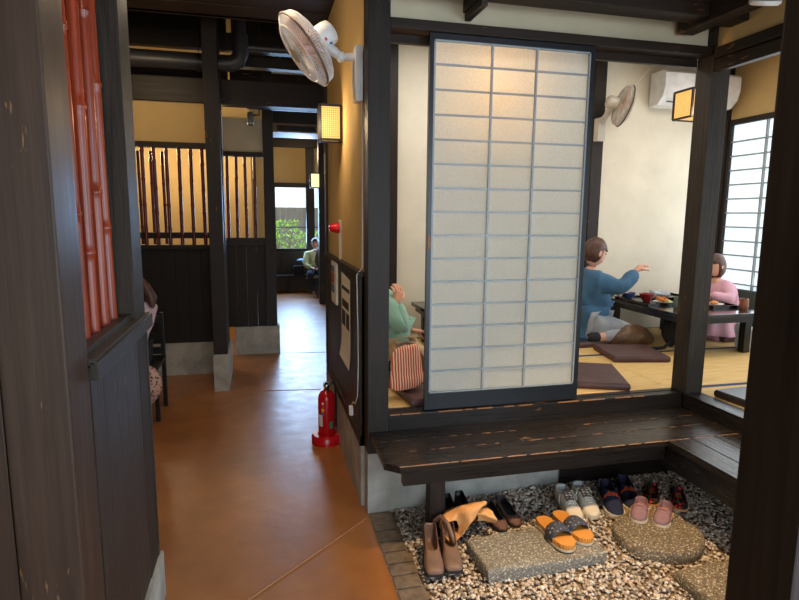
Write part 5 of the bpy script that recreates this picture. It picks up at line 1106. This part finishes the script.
# ------------------------------------------------------------------ light
W = bpy.data.worlds.new('sky'); scene.world = W; W.use_nodes = True; nt = W.node_tree; bg_ = nt.nodes['Background']; bg_.inputs['Color'].default_value = (.80, .92, 1.0, 1); bg_.inputs['Strength'].default_value = 3.2
def area(name, loc, target, sx, sy, energy, col):
    l = bpy.data.lights.new(name, 'AREA'); l.shape = 'RECTANGLE'; l.size = sx; l.size_y = sy; l.energy = energy; l.color = col
    o = bpy.data.objects.new(name, l); COL.objects.link(o); o.location = loc; d = Vector(target)-Vector(loc); o.rotation_euler = d.to_track_quat('-Z', 'Y').to_euler(); return o
def point(name, loc, energy, col, r=.05):
    l = bpy.data.lights.new(name, 'POINT'); l.energy = energy; l.color = col; l.shadow_soft_size = r; o = bpy.data.objects.new(name, l); COL.objects.link(o); o.location = loc; return o
def spotl(name, loc, target, energy, col, ang, blend=.6, r=.05):
    l = bpy.data.lights.new(name, 'SPOT'); l.energy = energy; l.color = col; l.spot_size = math.radians(ang); l.spot_blend = blend; l.shadow_soft_size = r
    o = bpy.data.objects.new(name, l); COL.objects.link(o); o.location = loc; d = Vector(target)-Vector(loc); o.rotation_euler = d.to_track_quat('-Z', 'Y').to_euler(); return o
WARM = (1, .72, .42)
area('far_window_daylight', (.6, 9.30, 1.6), (.4, 5, .6), 1.6, 1.2, 150, (.38, .62, 1))
area('far_side_window_daylight', (3.9, 6.0, 1.8), (0, 5.5, 0), 3.0, 1.6, 85, (.5, .72, 1))
area('shoji_daylight', (3.80, -.2, 1.5), (1.5, -.2, 1.2), 4.0, 1.8, 42, (.86, .94, 1))
area('right_side_fill', (2.15, -3.8, 1.5), (-1, -2.0, 1.2), 2.0, 1.8, 75, (.58, .78, 1))  # added cool fill from the right; no side door is seen
area('room_fill_light', (2.6, .7, 2.98), (2.6, .7, 0), 1.2, .8, 20, (1, .93, .82))  # added to brighten the tatami room; no such lamp in view
area('room_fill_light_left', (.9, 1.1, 2.98), (.9, 1.1, 0), .8, .6, 13, (1, .98, .95))  # second unseen fill, added for the left half of the room
point('pendant_bulb_screen', (.665, .165, 2.28), 12, (1, .54, .18), .03)
point('pendant_bulb_table', (2.78, .95, 2.40), 5, WARM, .05)
point('wall_lantern_bulb', (-.18, .86, 2.16), 6, WARM, .06)
spotl('entrance_downlight', (.9, -1.2, 2.95), (1.1, -.90, 0), 380, (1, .68, .36), 56, .7, .06)
spotl('corridor_downlight', (-.55, .2, 2.98), (-.55, .5, 0), 58, (1, .78, .48), 110, .9, .1)
spotl('corridor_downlight_far', (-1.5, 1.9, 2.98), (-1.6, 3.2, 1.8), 28, (1, .76, .46), 120, .9, .1)
spotl('corridor_downlight_near', (-.6, -1.6, 2.98), (-.55, -1.2, 0), 20, (1, .78, .5), 110, .9, .1)
point('booth_lamp_left', (-1.9, 4.4, 2.3), 48, (1, .78, .5), .15)
point('booth_lamp_right', (-.9, 4.7, 2.3), 19, (1, .78, .5), .15)
point('far_ceiling_lamp', (.3, 7.9, 2.7), 24, (1, .78, .5), .15)
area('entrance_daylight', (-.3, -4.9, 1.6), (-.2, 0, 1.2), 2.4, 1.6, 26, (1, .93, .85))
point('corridor_wall_fill', (-.85, .5, 2.75), 9, (1, .80, .55), .12)  # added fill that lifts the ochre wall, without a visible lamp

scene.view_settings.view_transform = 'Standard'; scene.view_settings.look = 'None'; scene.view_settings.exposure = 0.0; scene.view_settings.gamma = 1; scene.view_settings.use_curve_mapping = False
scene.cycles.use_denoising = True; scene.cycles.max_bounces = 8; scene.cycles.sample_clamp_indirect = 6; scene.cycles.caustics_reflective = False; scene.cycles.caustics_refractive = False
